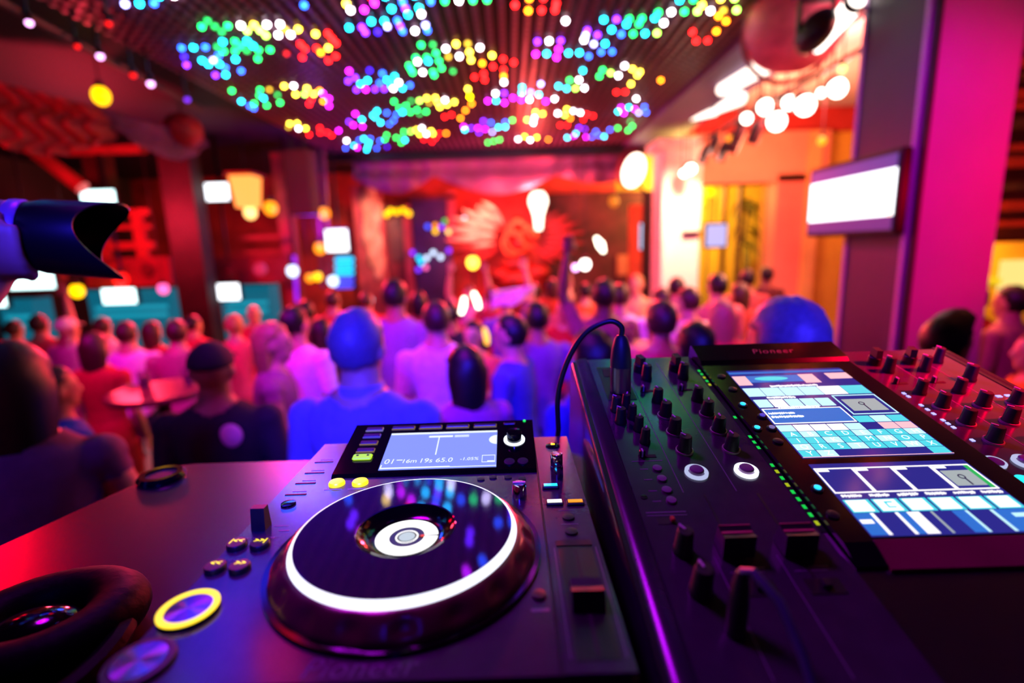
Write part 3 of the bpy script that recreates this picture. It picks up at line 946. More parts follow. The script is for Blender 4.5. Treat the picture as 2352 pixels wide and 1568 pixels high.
# --------------------------------------------------------------- LED ceiling
SX, SP = 0.105, 0.10
X0, X1, Y0, Y1 = -3.02, 2.38, 0.9, 9.55
NS = int((X1 - X0) / SX) + 1
NP = int((Y1 - Y0) / SP) + 1
lc_ = thing('led_ceiling', 'ceiling of parallel LED strips showing waves of rainbow dots', 'LED ceiling', ((X0 + X1) / 2, (Y0 + Y1) / 2, LZ + .05))
OX, OY = (X0 + X1) / 2, (Y0 + Y1) / 2
M_strip = mat('led_strip_mauve', '#6a3a58', 0.45, vary=0.1, scale=10)
M_unlit = mat('unlit_led', '#8a5a78', 0.3, vary=0.0)
sm = MB().box(-.022, .022, Y0 - OY - .05, Y1 - OY + .05, 0.0, .03).mesh('led_strip', False)
um_ = MB()
for j in range(NP):
    um_.box(-.016, .016, Y0 + j * SP - OY - .016, Y0 + j * SP - OY + .016, -.018, 0.0)
um_ = um_.mesh('unlit_leds', False)
STRIPS = []
for i in range(NS):
    s = obj('led_strip', sm, M_strip, lc_, (X0 + i * SX - OX, 0, 0))
    un = obj('unlit_leds', um_, M_unlit, s)
    un['kind'] = 'stuff'
    STRIPS.append(s)
LEDC = dict(w=('#fff4ff', 1.0), c=('#10d8ff', 1.0), b=('#2060ff', .8), bd=('#3018d0', .6), lv=('#a0a0ff', .8), v=('#7828ff', .8), m=('#e020f0', .9), p=('#ff80d0', 1.0), g=('#10e060', .85),
            gd=('#109040', .6), yg=('#a0f050', .9), y=('#ffd840', 1.0), yd=('#a08020', .6), yy=('#ffe000', 1.4), o=('#ff8010', 1.0), r=('#ff1818', .9), dr=('#901018', .6))
LEDM = {k: glow('led_' + k + '_glow', c, 26.0 * p) for k, (c, p) in LEDC.items()}
LEDR = .018
base = MB().lathe([(LEDR, 0.0), (LEDR, -.010), (LEDR * .72, -.022), (0, -.027)][::-1], 10)
LEDMESH = {}
for k in LEDC:
    me = base.mesh('led')
    me.materials.append(LEDM[k])
    LEDMESH[k] = me
LIT = {}


def put(u, v, k):
    p = at_z(u, v, LZ)
    i, j = round((p.x - X0) / SX), round((p.y - Y0) / SP)
    if 0 <= i < NS and 0 <= j < NP and (i, j) not in LIT:
        LIT[(i, j)] = k


A1 = """895,35,c 1085,20,c 1170,15,w 805,40,lv 985,30,b 1250,335,c 1175,340,b 1275,405,c 1320,430,c 1395,425,c 1415,495,c 1345,405,lv 1440,455,b 1185,440,v 1350,495,v 1550,485,b 1150,375,bd 1390,370,b 1330,325,b
1440,360,g 1485,390,c 1520,355,g 1635,385,g 1425,285,c 1580,275,c 1625,310,c 1325,205,g 1490,195,g 1505,280,g 1550,315,g 1450,240,gd 1350,160,gd 1405,200,gd 1670,345,g 1740,345,g 1395,335,gd 1590,345,gd
1570,190,w 1655,190,y 1735,185,w 1815,175,w 1620,235,yg 1700,230,yg 1740,265,yg 1815,260,w 1895,260,w 1940,215,y 1860,215,yd 1930,295,r 1955,330,r 1955,395,r 1855,370,dr 2045,240,y 2110,320,y 2065,355,o 2035,320,r
2125,240,r 2165,275,r 2190,310,r 2170,385,r 2130,420,r 1510,595,g 1640,590,g 1690,585,w 1560,660,c 1600,690,b 1630,705,b 1655,675,g 1690,630,g 1730,650,c 1735,690,g 1815,670,g 1765,630,gd 1815,575,y 1875,570,w
1875,620,y 1970,590,y 2000,615,y 1935,615,yg 1755,590,yd 2050,605,o 2055,665,o 1960,680,r 1990,660,r 2110,650,m 2125,700,m 2090,610,m 1865,810,y 1910,805,y 1915,840,w 1965,840,y 1845,830,yd 1975,880,r 2050,830,r
2090,860,r 2060,860,r 2110,880,r 2185,850,m 2220,915,w 2060,975,b 2215,960,b"""
A2 = """330,100,w 415,95,m 440,145,c 300,190,c 385,190,v 410,235,v 490,230,bd 525,140,c 545,185,lv 585,90,c 610,140,b 625,180,v 645,225,b 650,30,b 670,75,v 690,130,c 545,5,c 765,75,c 775,125,w 795,175,lv 810,220,b
725,215,w 835,25,b 730,0,c 920,20,g 1013,20,w 1105,15,g 1195,15,g 1470,5,o 1460,95,o 1375,45,r 1550,95,r 1635,90,r 1640,30,r 1560,10,r 770,320,g 850,320,gd 735,385,g 745,420,w 675,435,g 690,470,g 705,490,g 805,385,g
815,420,c 765,480,w 835,475,g 850,505,g 880,420,g 900,465,g 870,370,g 965,465,gd 930,340,w 995,310,y 1015,375,w 940,380,yd 1070,310,yd 1080,360,y 1090,405,y 1150,335,w 1225,365,y 1165,430,o 1110,510,r 1230,440,r
1175,480,r 1300,395,r 1300,455,r 1300,500,o 1370,410,r 1175,520,r 290,475,m 270,530,v 330,525,v 350,550,c 320,590,v 390,595,m 410,540,c 455,590,v 425,465,bd 480,550,b 505,490,b 530,530,c 550,560,c 510,590,v 590,510,c
605,540,w 570,590,w 635,580,c 680,560,b 570,670,g 595,705,g 625,740,c 645,690,g 665,730,g 690,660,gd 715,715,g 735,745,gd 780,730,g 740,660,yg 790,650,y 810,680,yd 845,640,y 860,680,y 875,695,y 905,650,w 925,690,y
970,670,y 1045,630,yy 1040,590,y 900,760,r 950,745,r 1000,770,o 1045,720,o 1085,680,o 300,740,m 270,800,v 300,790,v 350,785,c 335,815,m 380,820,m 415,750,c 450,730,c 440,770,c 470,770,c 485,800,c 510,735,b 530,810,b
560,790,b 580,750,b 260,915,w 250,960,b 305,945,c 335,960,m 355,910,b 390,900,c 400,950,c 425,930,c 430,905,b 455,960,b 490,920,b 415,975,c 535,955,bd 520,910,g 545,880,g 595,900,g 625,860,g 640,890,g 660,910,c
630,925,g 665,855,yg 705,845,y 735,870,y 770,835,w 770,870,w 805,850,y 820,870,y 855,870,r 905,870,o 860,900,r 760,910,r 810,920,r 1300,550,w 1245,620,w 1250,660,c 1195,660,m 1300,620,v 1305,670,m 1365,635,m
1420,570,c 1420,615,c 1415,660,m 1475,610,p 1470,660,w 1545,560,lv 1530,620,c 1525,665,m 1605,565,c 1585,650,w 1660,560,g 1665,585,c 1735,525,g 1715,580,yg 1820,460,c 1795,520,w 1775,575,w 1890,460,g 1865,510,g
1945,480,yg 1990,500,w 2020,450,w 2085,455,y 2045,500,yd 2080,550,y 2120,490,y 2160,490,y 1980,610,r 2040,600,r 1030,850,c 1030,825,m 1080,835,v 1125,835,m 1130,860,v 1165,795,v 1175,840,m 1215,800,b 1220,855,lv
1260,830,c 1310,795,b 1305,830,c 1355,785,g 1405,785,g 1455,770,c 1450,800,w 1465,730,y 1515,740,y 1605,745,w 1670,710,y 1655,755,yg 1715,725,w 1700,775,o 1755,740,w 1630,815,r 1680,815,r 1800,750,r 1850,755,r
1790,780,r 1190,925,g 1230,920,g 1270,905,g 1355,905,w 1395,885,y 1435,910,w 1480,895,y 1560,910,o 1690,895,c 1730,885,m 1740,870,c 1760,835,v 1810,840,v 1810,890,m 1850,890,b 1875,860,b 1910,880,b 1935,885,c
1970,845,b 2025,830,g 2095,850,g 2110,820,g 2075,840,gd 2110,790,gd 2010,735,c 2035,700,m 2055,735,m 2085,700,c 2130,710,m 2125,645,w 2155,735,lv 2180,695,b 2205,735,b 1515,355,m 1515,290,v 1600,285,w 1700,170,w
1580,355,c 1665,290,v 1665,330,m 1645,385,m 1725,350,c 1820,280,w 1830,240,lv 1845,205,v 1800,345,c 1855,380,b 1880,310,lv 1905,240,v 1960,290,c 1940,345,b 2010,345,b 1940,165,c 2005,200,c 2020,160,v 2085,190,c
2105,145,g 2060,240,b 2140,230,g 2175,190,g 2185,145,g 2220,230,c"""
A3 = """430,15,c 495,10,g 655,10,y 730,8,yg 545,45,y 510,90,yg 440,95,g 590,85,w 655,85,yd 730,80,yg 365,95,w 345,135,w 290,100,g 270,135,c 230,205,c 300,200,yg 625,120,o 665,150,o 630,190,o 500,195,r 510,255,r
580,250,r 270,475,o"""
for blob, sc, ox in ((A1, 2.8, 0), (A2, 2.8, 700), (A3, 2.4706, 1400)):
    for w in blob.split():
        a, b, k = w.split(',')
        put(ox + float(a) / sc, float(b) / sc, k)
IN_VIEW = dict(LIT)
# the waves go on over the booth, above the picture
rnd = random.Random(11)
hues = ['m', 'v', 'b', 'c', 'g', 'yg', 'y', 'o', 'r']
for i in range(NS):
    for j in range(0, 31):
        x, y = X0 + i * SX, Y0 + j * SP
        ph = (x * 0.9 + 0.5 * y + 2.4) % 2.7
        wave = math.sin(2.3 * y + 1.3 * x) + .5 * math.sin(5.1 * x - 1.7 * y)
        if wave > .55 and rnd.random() < .30 and (i, j) not in LIT:
            k = rnd.choice(('b', 'bd', 'c', 'b') if x < -1.2 else ('v', 'm', 'r', 'y') if x < -.6 else ('v', 'b', 'c', 'm', 'b') if x < .55 else ('g', 'v', 'gd', 'b') if x < 1.3 else ('y', 'yg', 'yd') if x < 1.95 else ('r', 'o'))
            LIT[(i, j)] = k
near_first = sorted(IN_VIEW, key=lambda t: t[1])[:300]
single = set(near_first)
rest = MB()
rk = list(LEDC)
for (i, j), k in LIT.items():
    if (i, j) in single:
        obj('led', LEDMESH[k], LEDM[k], STRIPS[i], (0, Y0 + j * SP - OY, -.014))
    else:
        rest.add([(p[0] + X0 + i * SX - OX, p[1] + Y0 + j * SP - OY, p[2] - .014) for p in base.v], base.f, rk.index(k))
ro_ = obj('lit_leds', rest, [LEDM[k] for k in rk], lc_)
ro_['kind'] = 'stuff'

# --------------------------------------------------------------- draped cloth under the end beam
M_swag = mat('mauve_drape', '#a06080', 0.75, vary=0.25, scale=2.0)


def cloth(name, pts_top, pts_bot, sagfn, m, parent=None, folds=9, amp=.05, nx=40, nz=14, off=Vector((0, 0, 0)), thick=.012):
    vs, fs = [], []
    for a in range(nx + 1):
        t = a / nx
        T = pts_top[0].lerp(pts_top[1], t)
        B = pts_bot[0].lerp(pts_bot[1], t)
        for b in range(nz + 1):
            s = b / nz
            p = T.lerp(B, s)
            p = p + Vector((0, 0, -sagfn(t) * s))
            p.y += -amp * math.sin(s * PI * folds / 2 + math.sin(t * PI) * 2.2) * (.35 + .65 * math.sin(PI * t)) + amp * .4 * math.sin(t * folds * 5)
            vs.append(p - off)
    for a in range(nx):
        for b in range(nz):
            i = a * (nz + 1) + b
            fs.append((i, i + nz + 1, i + nz + 2, i + 1))
    o = obj(name, MB().add(vs, fs), m, parent)
    md = o.modifiers.new('thickness', 'SOLIDIFY')
    md.thickness = thick
    return o


sy = 9.86
for (ua, ub, va, vb, sag, lab) in ((812, 1000, 372, 408, .30, 'mauve cloth swag beside the tall pale wall panel'), (1000, 1280, 360, 405, .34, 'wide mauve cloth swag hanging over the winged sculpture'),
                                   (1280, 1470, 352, 402, .16, 'mauve cloth swag nearest the white column')):
    o = cloth('cloth_swag', (at_y(ua, va - 14, sy), at_y(ub, va - 18, sy)), (at_y(ua, vb, sy), at_y(ub, vb - 4, sy)), lambda t, s=sag: s * math.sin(PI * t), M_swag, folds=5, amp=.10)
    tag(o, lab, 'drape', 'cloth swags under the beam')

# --------------------------------------------------------------- stage wall: panels, winged sculpture, lanterns, bulbs
M_pale = mat('pale_relief', '#e8a890', 0.6, vary=0.5, scale=4, bump=.4)
M_rose = mat('rose_panel', '#b05058', 0.6, vary=0.4, scale=3)
M_maroon = mat('maroon_panel', '#5a1420', 0.6, vary=0.5, scale=3)
M_navy = mat('indigo_panel', '#30205a', 0.5, vary=0.4, scale=3)
yb = 11.8
o = pbox('relief_panel', 818, 425, 884, 700, yb, .12, M_rose, floor=True)
tag(o, 'tall rose wall panel with a pale carved figure', 'panel')
fg = MB()
for (u, v, w, h) in ((845, 455, 17, 32), (856, 490, 22, 34), (850, 530, 20, 40), (862, 575, 18, 42), (872, 615, 12, 30)):
    p = at_y(u, v, yb - .02)
    fg.ell(p, (w / 1150 * 12, .10, h / 1150 * 12), 12, 8, rot=Matrix.Rotation(.25, 3, 'Y'))
obj('carved_figure', fg, M_pale, o)
o = pbox('maroon_panel', 888, 470, 946, 700, yb + .1, .08, M_maroon, floor=True)
tag(o, 'dark maroon wall panel under a row of yellow bulbs', 'panel')
pbox('edge_post', 930, 470, 946, 690, yb - .02, .1, M_rose, o)
pbox('niche', 896, 500, 926, 600, yb + .06, .05, M_wood, o)
o = pbox('indigo_screen', 948, 455, 1036, 640, yb + .15, .08, M_navy, floor=True)
tag(o, 'indigo wall panel with strings of coloured bulbs', 'panel')
pbox('panel_frame', 1028, 440, 1046, 560, yb + .1, .1, M_rose, o)
pbox('panel_frame', 940, 448, 1046, 458, yb + .1, .1, M_maroon, o)
SB_M = mat('bulb_socket', '#201018', .5, vary=0)


def bulb(name, u, v, y, r_px, m, label, cat='lamp', group=None, drop=4.05, back=0.0, stand=False):
    p = at_y(u, v, y)
    r = r_px / F_PX * (y + .24)
    t = thing(name, label, cat, p, group=group)
    obj('globe', MB().ell((0, 0, 0), (r, r, r * 1.12), 14, 10), m, t)
    obj('socket', MB().lathe([(r * .5, r * .9), (r * .45, r * 1.7), (0, r * 1.75)], 10), SB_M, t)
    if back:
        obj('arm', MB().tube([(0, 0, r * 1.5), (0, back, r * 1.5)], .008, 6), SB_M, t)
    elif stand:
        obj('stand', MB().tube([(0, 0, -r * 1.0), (0, 0, -p.z)], .02, 8), SB_M, t)
    elif drop:
        obj('wire', MB().tube([(0, 0, r * 1.6), (0, 0, drop - p.z)], .006, 6), SB_M, t)
    return t


BUL = {k: glow('bulb_' + k, c, p) for k, (c, p) in dict(yellow=('#ffb800', 3.0), amber=('#ff8a10', 2.6), white=('#fff2e8', 7.0), violet=('#8030ff', 2.6), cyan=('#10d0ff', 2.6), ice=('#c8e0ff', 3.0), green=('#40d060', 1.6), red=('#ff1410', 2.4),
                                                        pink=('#ff60b0', 2.4), blue=('#3050ff', 2.6), warm=('#ffc070', 3.2), wpink=('#ffb0ff', 5.0)).items()}
for i, u in enumerate((888, 897, 911, 926, 939)):
    bulb('yellow_bulb', u, (492, 484, 486, 483, 490)[i], yb - .15, 6.0, BUL['yellow'], '%s yellow bulb of the row over the maroon panel' % ('leftmost', 'second', 'middle', 'fourth', 'rightmost')[i], 'bulb', 'yellow bulbs over the maroon panel', back=.26)
bl_ = [(948, 580, 'violet'), (962, 592, 'cyan'), (968, 603, 'cyan'), (961, 619, 'violet'), (980, 592, 'ice'), (978, 614, 'pink'), (995, 580, 'ice'), (1012, 590, 'ice'), (1031, 575, 'violet'), (1066, 503, 'ice'), (1022, 508, 'green'), (1000, 518, 'amber'),
       (1014, 521, 'violet'), (1000, 531, 'yellow'), (982, 520, 'blue'), (1030, 532, 'warm')]
wd = {'violet': 'violet', 'cyan': 'cyan', 'ice': 'ice white', 'pink': 'pink', 'green': 'green', 'amber': 'amber', 'yellow': 'yellow', 'blue': 'blue', 'warm': 'peach'}
for i, (u, v, k) in enumerate(bl_):
    nth = [q for q in bl_ if q[2] == k]
    extra = '' if len(nth) == 1 else ', number %s of %s from the left' % (('one', 'two', 'three', 'four')[sorted(nth).index((u, v, k))], ('', '', 'two', 'three', 'four')[len(nth)])
    bulb('coloured_bulb', u, v, yb - .1, 5.0, BUL[k], 'small %s bulb on the indigo panel%s' % (wd[k], extra), 'bulb', 'coloured bulbs on the indigo panel', back=.28)

ws = thing('winged_sculpture', 'red winged sculpture with fanned feathers on the stage wall', 'sculpture', at_y(1190, 650, yb))
wo = Vector(ws.location)
M_fp = mat('feather_pale', '#f0a890', 0.55, vary=.3, scale=4)
M_fr = mat('feather_red', '#8a1a18', 0.55, vary=.4, scale=4)
M_gold = mat('sculpture_gold', '#e87030', 0.45, .2, vary=.4, scale=6)


def feather(u0, v0, u1, v1, w, m, dy=0.0):
    a, b = at_y(u0, v0, yb - .05 - dy), at_y(u1, v1, yb - .12 - dy)
    d = b - a
    L = d.length
    q = Vector((0, 0, 1)).rotation_difference(d.normalized())
    f = MB()

    def bend(p, r):
        s = (p.z + 1) / 2
        k = (math.sin(PI * min(1, s * .92 + .05)) ** .6)
        return Vector((r.x * k + .12 * w * math.sin(PI * s), r.y * k - .03 * s, r.z))
    f.ell((0, 0, 0), (w, .04, L / 2), 8, 9, fn=bend)
    c = (a + b) / 2 - wo
    obj('feather', f, m, ws, c, q.to_euler())


for k in range(9):
    a = math.radians(118 + k * 13)
    L = (105, 122, 138, 150, 155, 152, 145, 130, 110)[k]
    feather(1172 + 34 * math.cos(a), 545 - 34 * math.sin(a), 1172 + L * math.cos(a), 545 - .80 * L * math.sin(a), .075, M_fp if k < 6 else M_fr, .02 * k)
for k in range(9):
    a = math.radians(58 - k * 13)
    L = (98, 110, 122, 134, 140, 138, 130, 120, 102)[k]
    feather(1205 + 34 * math.cos(a), 545 - 34 * math.sin(a), 1205 + L * math.cos(a), 545 - .80 * L * math.sin(a), .075, M_fr, .02 * k)
for k in range(5):
    feather(1146 - 2 * k, 488 + 18 * k, 1106 - 6 * k, 462 + 26 * k, .05, M_fp, .3)
tb_ = MB()
for (u, v, w, h) in ((1188, 515, 16, 20), (1190, 560, 26, 24), (1186, 605, 40, 20), (1190, 640, 60, 22), (1150, 630, 30, 16), (1232, 625, 34, 18)):
    tb_.ell(at_y(u, v, yb - .15) - wo, (w / 96, .25, h / 96), 14, 10)
obj('torso', tb_, mat('sculpture_red', '#8a1c18', 0.5, vary=.5, scale=5), ws)
for rr, (u, v) in ((.28, (1190, 545)), (.20, (1175, 560)), (.17, (1215, 545)), (.12, (1188, 520))):
    c = at_y(u, v, yb - .5) - wo
    ring_ = [(c.x + rr * math.cos(a), c.y, c.z + rr * 1.2 * math.sin(a)) for a in [2 * PI * i / 20 for i in range(18)]]
    obj('scroll', MB().tube(ring_, .035, 7), M_gold, ws)

obj('plinth', MB().box(-.7, .7, -.2, .3, -wo.z, -.25), M_maroon, ws, smooth=False)
lt = bulb('white_lantern', 1236, 462, 11.0, 20, glow('lantern_white', '#ffe8d0', 5.0, True), 'bright white lantern hanging in front of the winged sculpture', 'lantern')
obj('lantern_tail', MB().lathe([(0, -.62), (.07, -.60), (.10, -.3), (.16, -.12), (.12, 0)], 16), MATS['lantern_white'], lt)
lp_ = at_y(1455, 392, 9.3)
hl = thing('hanging_spotlight', 'large bright teardrop spotlight hanging beside the white column', 'spotlight', lp_)
obj('lens', MB().ell((0, -.02, 0), (.20, .16, .30), 16, 12, rot=Matrix.Rotation(.3, 3, 'Y')), glow('spot_hot_white', '#ffe0c8', 6.0, True), hl)
obj('housing', MB().ell((-.05, .10, .07), (.24, .16, .36), 16, 12, rot=Matrix.Rotation(.3, 3, 'Y')), mat('spot_housing_rose', '#7a3038', .5, vary=.1), hl)
obj('bracket', MB().tube([(-.05, .12, .3), (-.05, .12, 3.74 - lp_.z)], .02, 8).tube([(.12, .1, -.2), (.24, .1, -.38)], .03, 8), M_steel, hl)
bulb('amber_wall_lamp', 1410, 462, 11.6, 11, glow('amber_dim', '#e07018', 1.4), 'dim amber wall lamp right of the winged sculpture', 'lamp', back=.85)
bulb('amber_wall_lamp', 1484, 488, 11.6, 8, glow('amber_dim', '#e07018', 1.4), 'small amber wall lamp above the tilted monitor', 'lamp', back=.85)
bulb('torch_lamp', 1086, 603, 10.8, 13, glow('torch_glow', '#ffd040', 5.0), 'glowing yellow torch lamp at the foot of the sculpture', 'lamp', stand=True)
o = pbox('wall_post', 1448, 470, 1476, 700, 11.5, .2, mat('orange_post', '#c06030', .6, vary=.2, scale=3), floor=True)
tag(o, 'orange wooden post left of the tilted monitor', 'post')
o = pbox('framed_notice', 1418, 585, 1442, 632, 12.36, .05, mat('notice_tan', '#b07050', .6, vary=.2))
tag(o, 'small tan framed notice on the dark stage wall', 'notice')
o = pbox('stage_curtain', 1260, 440, 1520, 720, 12.4, .1, mat('maroon_curtain', '#4a1822', .8, vary=.5, scale=2), floor=True)
tag(o, 'dark maroon curtain at the right of the stage wall', 'curtain')

# --------------------------------------------------------------- white column, portal and terrace at the right
cw = pbox('white_column', 1517, 325, 1605, 985, 8.2, .62, M_white, ch=.03, floor=True)
tag(cw, 'bright white square column lit from above', 'column')
pbox('capital', 1512, 316, 1612, 338, 8.15, .72, M_white, cw)
struct(pbox('trim_6', 1560, 150, 1990, 303, 9.25, .2, mat('red_plaster', '#c8382c', .7, vary=.15, scale=2)), 'red plaster wall above the peach lintel')
wr = struct(pbox('wall_right', 1605, 302, 1905, 418, 9.0, .35, mat('peach_plaster', '#e09070', .7, vary=.1, scale=2)), 'peach lintel over the terrace doorway')
struct(pbox('trim_3', 1770, 400, 1842, 960, 9.0, .35, mat('coral_plaster', '#e07868', .7, vary=.1, scale=2)), 'coral plaster door jamb')
struct(pbox('trim_4', 1842, 300, 1868, 960, 8.9, .5, M_orange), 'ochre plaster pier')
struct(pbox('trim_5', 1868, 300, 1990, 960, 9.4, .2, M_yel), 'yellow plaster wall beside the television')
struct(obj('wall_far', MB().box(3.0, 9.5, 13.4, 13.6, 0.0, 4.6), M_yel, smooth=False), 'yellow terrace wall seen through the doorway')
for i, (u0, u1, m) in enumerate(((1744, 1760, M_orange), (1690, 1698, M_wood), (1655, 1662, M_wood))):
    o = pbox('terrace_post', u0, 400, u1, 900, 11.0 + .2 * i, .12, m, floor=True)
    tag(o, ('ochre post standing in the terrace doorway', 'thin dark post in the middle of the terrace doorway', 'thin dark post behind the small pale monitor')[i], 'post')
o = pbox('terrace_beam', 1606, 404, 1765, 425, 10.5, .2, M_redwood)
tag(o, 'red wooden beam above the terrace doorway', 'beam')
# terrace palm
pp = at_y(1700, 760, 12.6)
pl = thing('terrace_plant', 'tall leafy plant on the terrace behind the doorway', 'plant', (pp.x, pp.y, 0))
M_leaf = mat('olive_leaf', '#6a6020', .6, vary=.4, scale=5)
obj('stem', MB().tube([(0, 0, 0), (.05, 0, 1.2), (0, .05, 2.3), (.06, 0, 3.1)], [.05, .045, .04, .03], 8), M_wood, pl)
rnd = random.Random(5)
for k in range(22):
    a = rnd.uniform(0, 2 * PI)
    z0 = rnd.uniform(1.9, 3.1)
    L = rnd.uniform(.4, .75)
    up = rnd.uniform(.0, .35)
    vs = []
    for i in range(6):
        s = i / 5
        w = .07 * math.sin(PI * (s * .9 + .05))
        cx_, cy_, cz_ = L * s * math.cos(a), L * s * math.sin(a), z0 + up * s - .6 * s * s
        vs += [(cx_ - w * math.sin(a), cy_ + w * math.cos(a), cz_), (cx_ + w * math.sin(a), cy_ - w * math.cos(a), cz_), (cx_, cy_, cz_ + .02)]
    fs = []
    for i in range(5):
        b = i * 3
        fs += [(b, b + 3, b + 5, b + 2), (b + 2, b + 5, b + 4, b + 1), (b + 1, b + 4, b + 3, b)]
    obj('leaf', MB().add(vs, fs), M_leaf, pl)

# --------------------------------------------------------------- screens
G_tv = glow('tv_white_glow', '#f4f8ff', 3.2, True)
G_teal = glow('screen_teal_white', '#d8ffff', 3.4)
G_tvblue = glow('tv_blue_glow', '#2a50c8', .55)
G_tvviolet = glow('tv_violet_glow', '#5040b0', .5)


def wall_screen(u0, v0, u1, v1, y, m, label, stand=None, yaw=0.0):
    a, b = at_y(u0, (v0 + v1) / 2, y), at_y(u1, (v0 + v1) / 2, y)
    t, s = at_y((u0 + u1) / 2, v0, y), at_y((u0 + u1) / 2, v1, y)
    w, h = (b.x - a.x) / math.cos(yaw), t.z - s.z
    c = Vector(((a.x + b.x) / 2, y, (t.z + s.z) / 2))
    th = thing('wall_monitor', label, 'monitor', c, (0, 0, yaw), 'monitors around the room')
    obj('casing', MB().box(-w / 2 - .03, w / 2 + .03, .0, .08, -h / 2 - .03, h / 2 + .03, ch=.01), M_steel, th, smooth=False)
    obj('panel', MB().box(-w / 2, w / 2, -.006, .001, -h / 2, h / 2), m, th, smooth=False)
    obj('bracket', MB().tube([(0, .06, 0), (0, .12, .1), (0, .12, (4.05 if c.x < 3 else 2.9) - c.z)], .02, 8), M_steel, th)
    return th


wall_screen(187, 437, 264, 468, 8.2, G_teal, 'glowing monitor above the red railing on the left balcony')
wall_screen(20, 622, 124, 663, 7.6, G_teal, 'wide glowing monitor beneath the photographer\'s lens')
wall_screen(-24, 678, 14, 704, 8.0, G_teal, 'glowing monitor cut by the left picture edge')
wall_screen(236, 663, 312, 697, 8.2, G_teal, 'glowing monitor over the wide teal bar counter')
wall_screen(499, 652, 550, 688, 8.6, G_tv, 'glowing monitor beside the narrow teal bar panel')
wall_screen(473, 421, 525, 460, 8.6, G_tv, 'glowing white monitor next to the orange lantern')
wall_screen(749, 527, 799, 577, 9.0, G_tv, 'bright square monitor above the cyan light ladder')
wall_screen(1472, 512, 1505, 572, 10.2, glow('monitor_ice', '#b8d8ff', 1.5), 'tilted blue-framed monitor left of the white column', yaw=-.5)
wall_screen(1622, 515, 1668, 566, 9.6, glow('monitor_lilac', '#c8c0ff', 1.05), 'small pale lilac monitor right of the white column')
o = pbox('monitor_arm', 1570, 530, 1612, 537, 8.1, .11, M_steel)
tag(o, 'thin dark monitor arm across the white column', 'bracket')

# big pillar with the television
px0 = at_y(2092, 600, 2.95).x
px1 = at_y(2282, 600, 2.95).x
pm = obj('magenta_pillar', MB().box(px0, px1, 2.95, 3.55, 0, 4.4, ch=.012), mat('pillar_paint', '#d8a0b8', .55, vary=.05, scale=2), smooth=False)
tag(pm, 'wide square pillar glowing magenta and red', 'pillar')
obj('corner_strip', MB().box(px0 - .012, px0 + .01, 2.93, 2.97, 0, 4.4), mat('strip_dark', '#2a1426', .5, vary=0), pm, smooth=False)
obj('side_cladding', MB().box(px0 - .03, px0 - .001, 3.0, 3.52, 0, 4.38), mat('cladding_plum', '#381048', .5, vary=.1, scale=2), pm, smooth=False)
obj('edge_strip', MB().box(px0 - .04, px0 - .001, 2.97, 3.0, 0, 4.38).box(px0 - .04, px0 - .001, 3.52, 3.55, 0, 4.38), mat('strip_lilac', '#b080c0', .4, vary=0), pm, smooth=False)
tx = px0 - .10
tn, tfp = at_x(2062, 450, tx), at_x(1866, 480, tx)
z1 = at_x(2062, 352, tx).z
z0 = at_x(2062, 526, tx).z
tv = thing('television', 'large wall television with a white picture and blue bands', 'television', (tx, (tn.y + tfp.y) / 2, (z0 + z1) / 2))
hw, hh = abs(tfp.y - tn.y) / 2, (z1 - z0) / 2
obj('casing', MB().box(-.02, .05, -hw - .03, hw + .03, -hh - .03, hh + .03, ch=.01), mat('tv_black', '#050408', .3, vary=.05, spec=.25), tv, smooth=False)
obj('panel', MB().box(-.024, -.019, -hw, hw, -hh * .62, hh * .62), G_tv, tv, smooth=False)
obj('top_band', MB().box(-.024, -.019, -hw, hw, hh * .62, hh), G_tvblue, tv, smooth=False)
obj('bottom_band', MB().box(-.024, -.019, -hw, hw, -hh, -hh * .62), G_tvviolet, tv, smooth=False)
obj('figure_mark', MB().box(-.026, -.022, -.012, .012, -hh * .34, -hh * .14), mat('figure_grey', '#7078a0', .6, vary=0), tv, smooth=False)
obj('mount', MB().box(.04, .10, -.1, .1, -.1, .1), M_steel, tv, smooth=False)
obj('standby_light', MB().ell((-.03, -hw + .02, -hh * .55), (.012, .012, .02), 10, 8), glow('standby_warm', '#ffd0b0', 3), tv)

# louvred wall, counter box and lights to the right of the pillar
for k, v in enumerate((30, 62, 95, 130, 165, 205, 235, 270, 330, 360, 420, 460, 505)):
    o = pbox('wall_slat', 2285, v, 2420, v + (22 if k % 2 else 14), 5.2, .10, mat('slat_red', '#a02820', .5, vary=.3, scale=4) if k % 3 != 1 else M_wood)
    tag(o, '%s slat from the top of the louvred wall behind the pillar' % ('first', 'second', 'third', 'fourth', 'fifth', 'sixth', 'seventh', 'eighth', 'ninth', 'tenth', 'eleventh', 'twelfth', 'thirteenth')[k], 'slat', 'slats of the louvred wall')
struct(pbox('wall_side', 2240, -60, 2900, 700, 5.5, .15, mat('maroon_wall', '#4a0c10', .7, vary=.3, scale=2), floor=True), 'dark maroon wall behind the slats')
kb_ = pbox('kiosk', 2246, 556, 2480, 690, 4.95, .5, M_yel, floor=True)
tag(kb_, 'yellow lit kiosk behind the pillar', 'kiosk')
pbox('kiosk_window', 2300, 596, 2470, 668, 4.92, .04, glow('kiosk_window_glow', '#ffe080', 1.1, True), kb_)
pbox('kiosk_sill', 2240, 640, 2300, 654, 4.90, .06, glow('kiosk_edge_glow', '#ffd020', 1.0), kb_)
lamp('kiosk_lamp', 'POINT', at_y(2330, 560, 4.4), (1.0, .45, .08), 40, None, .1)

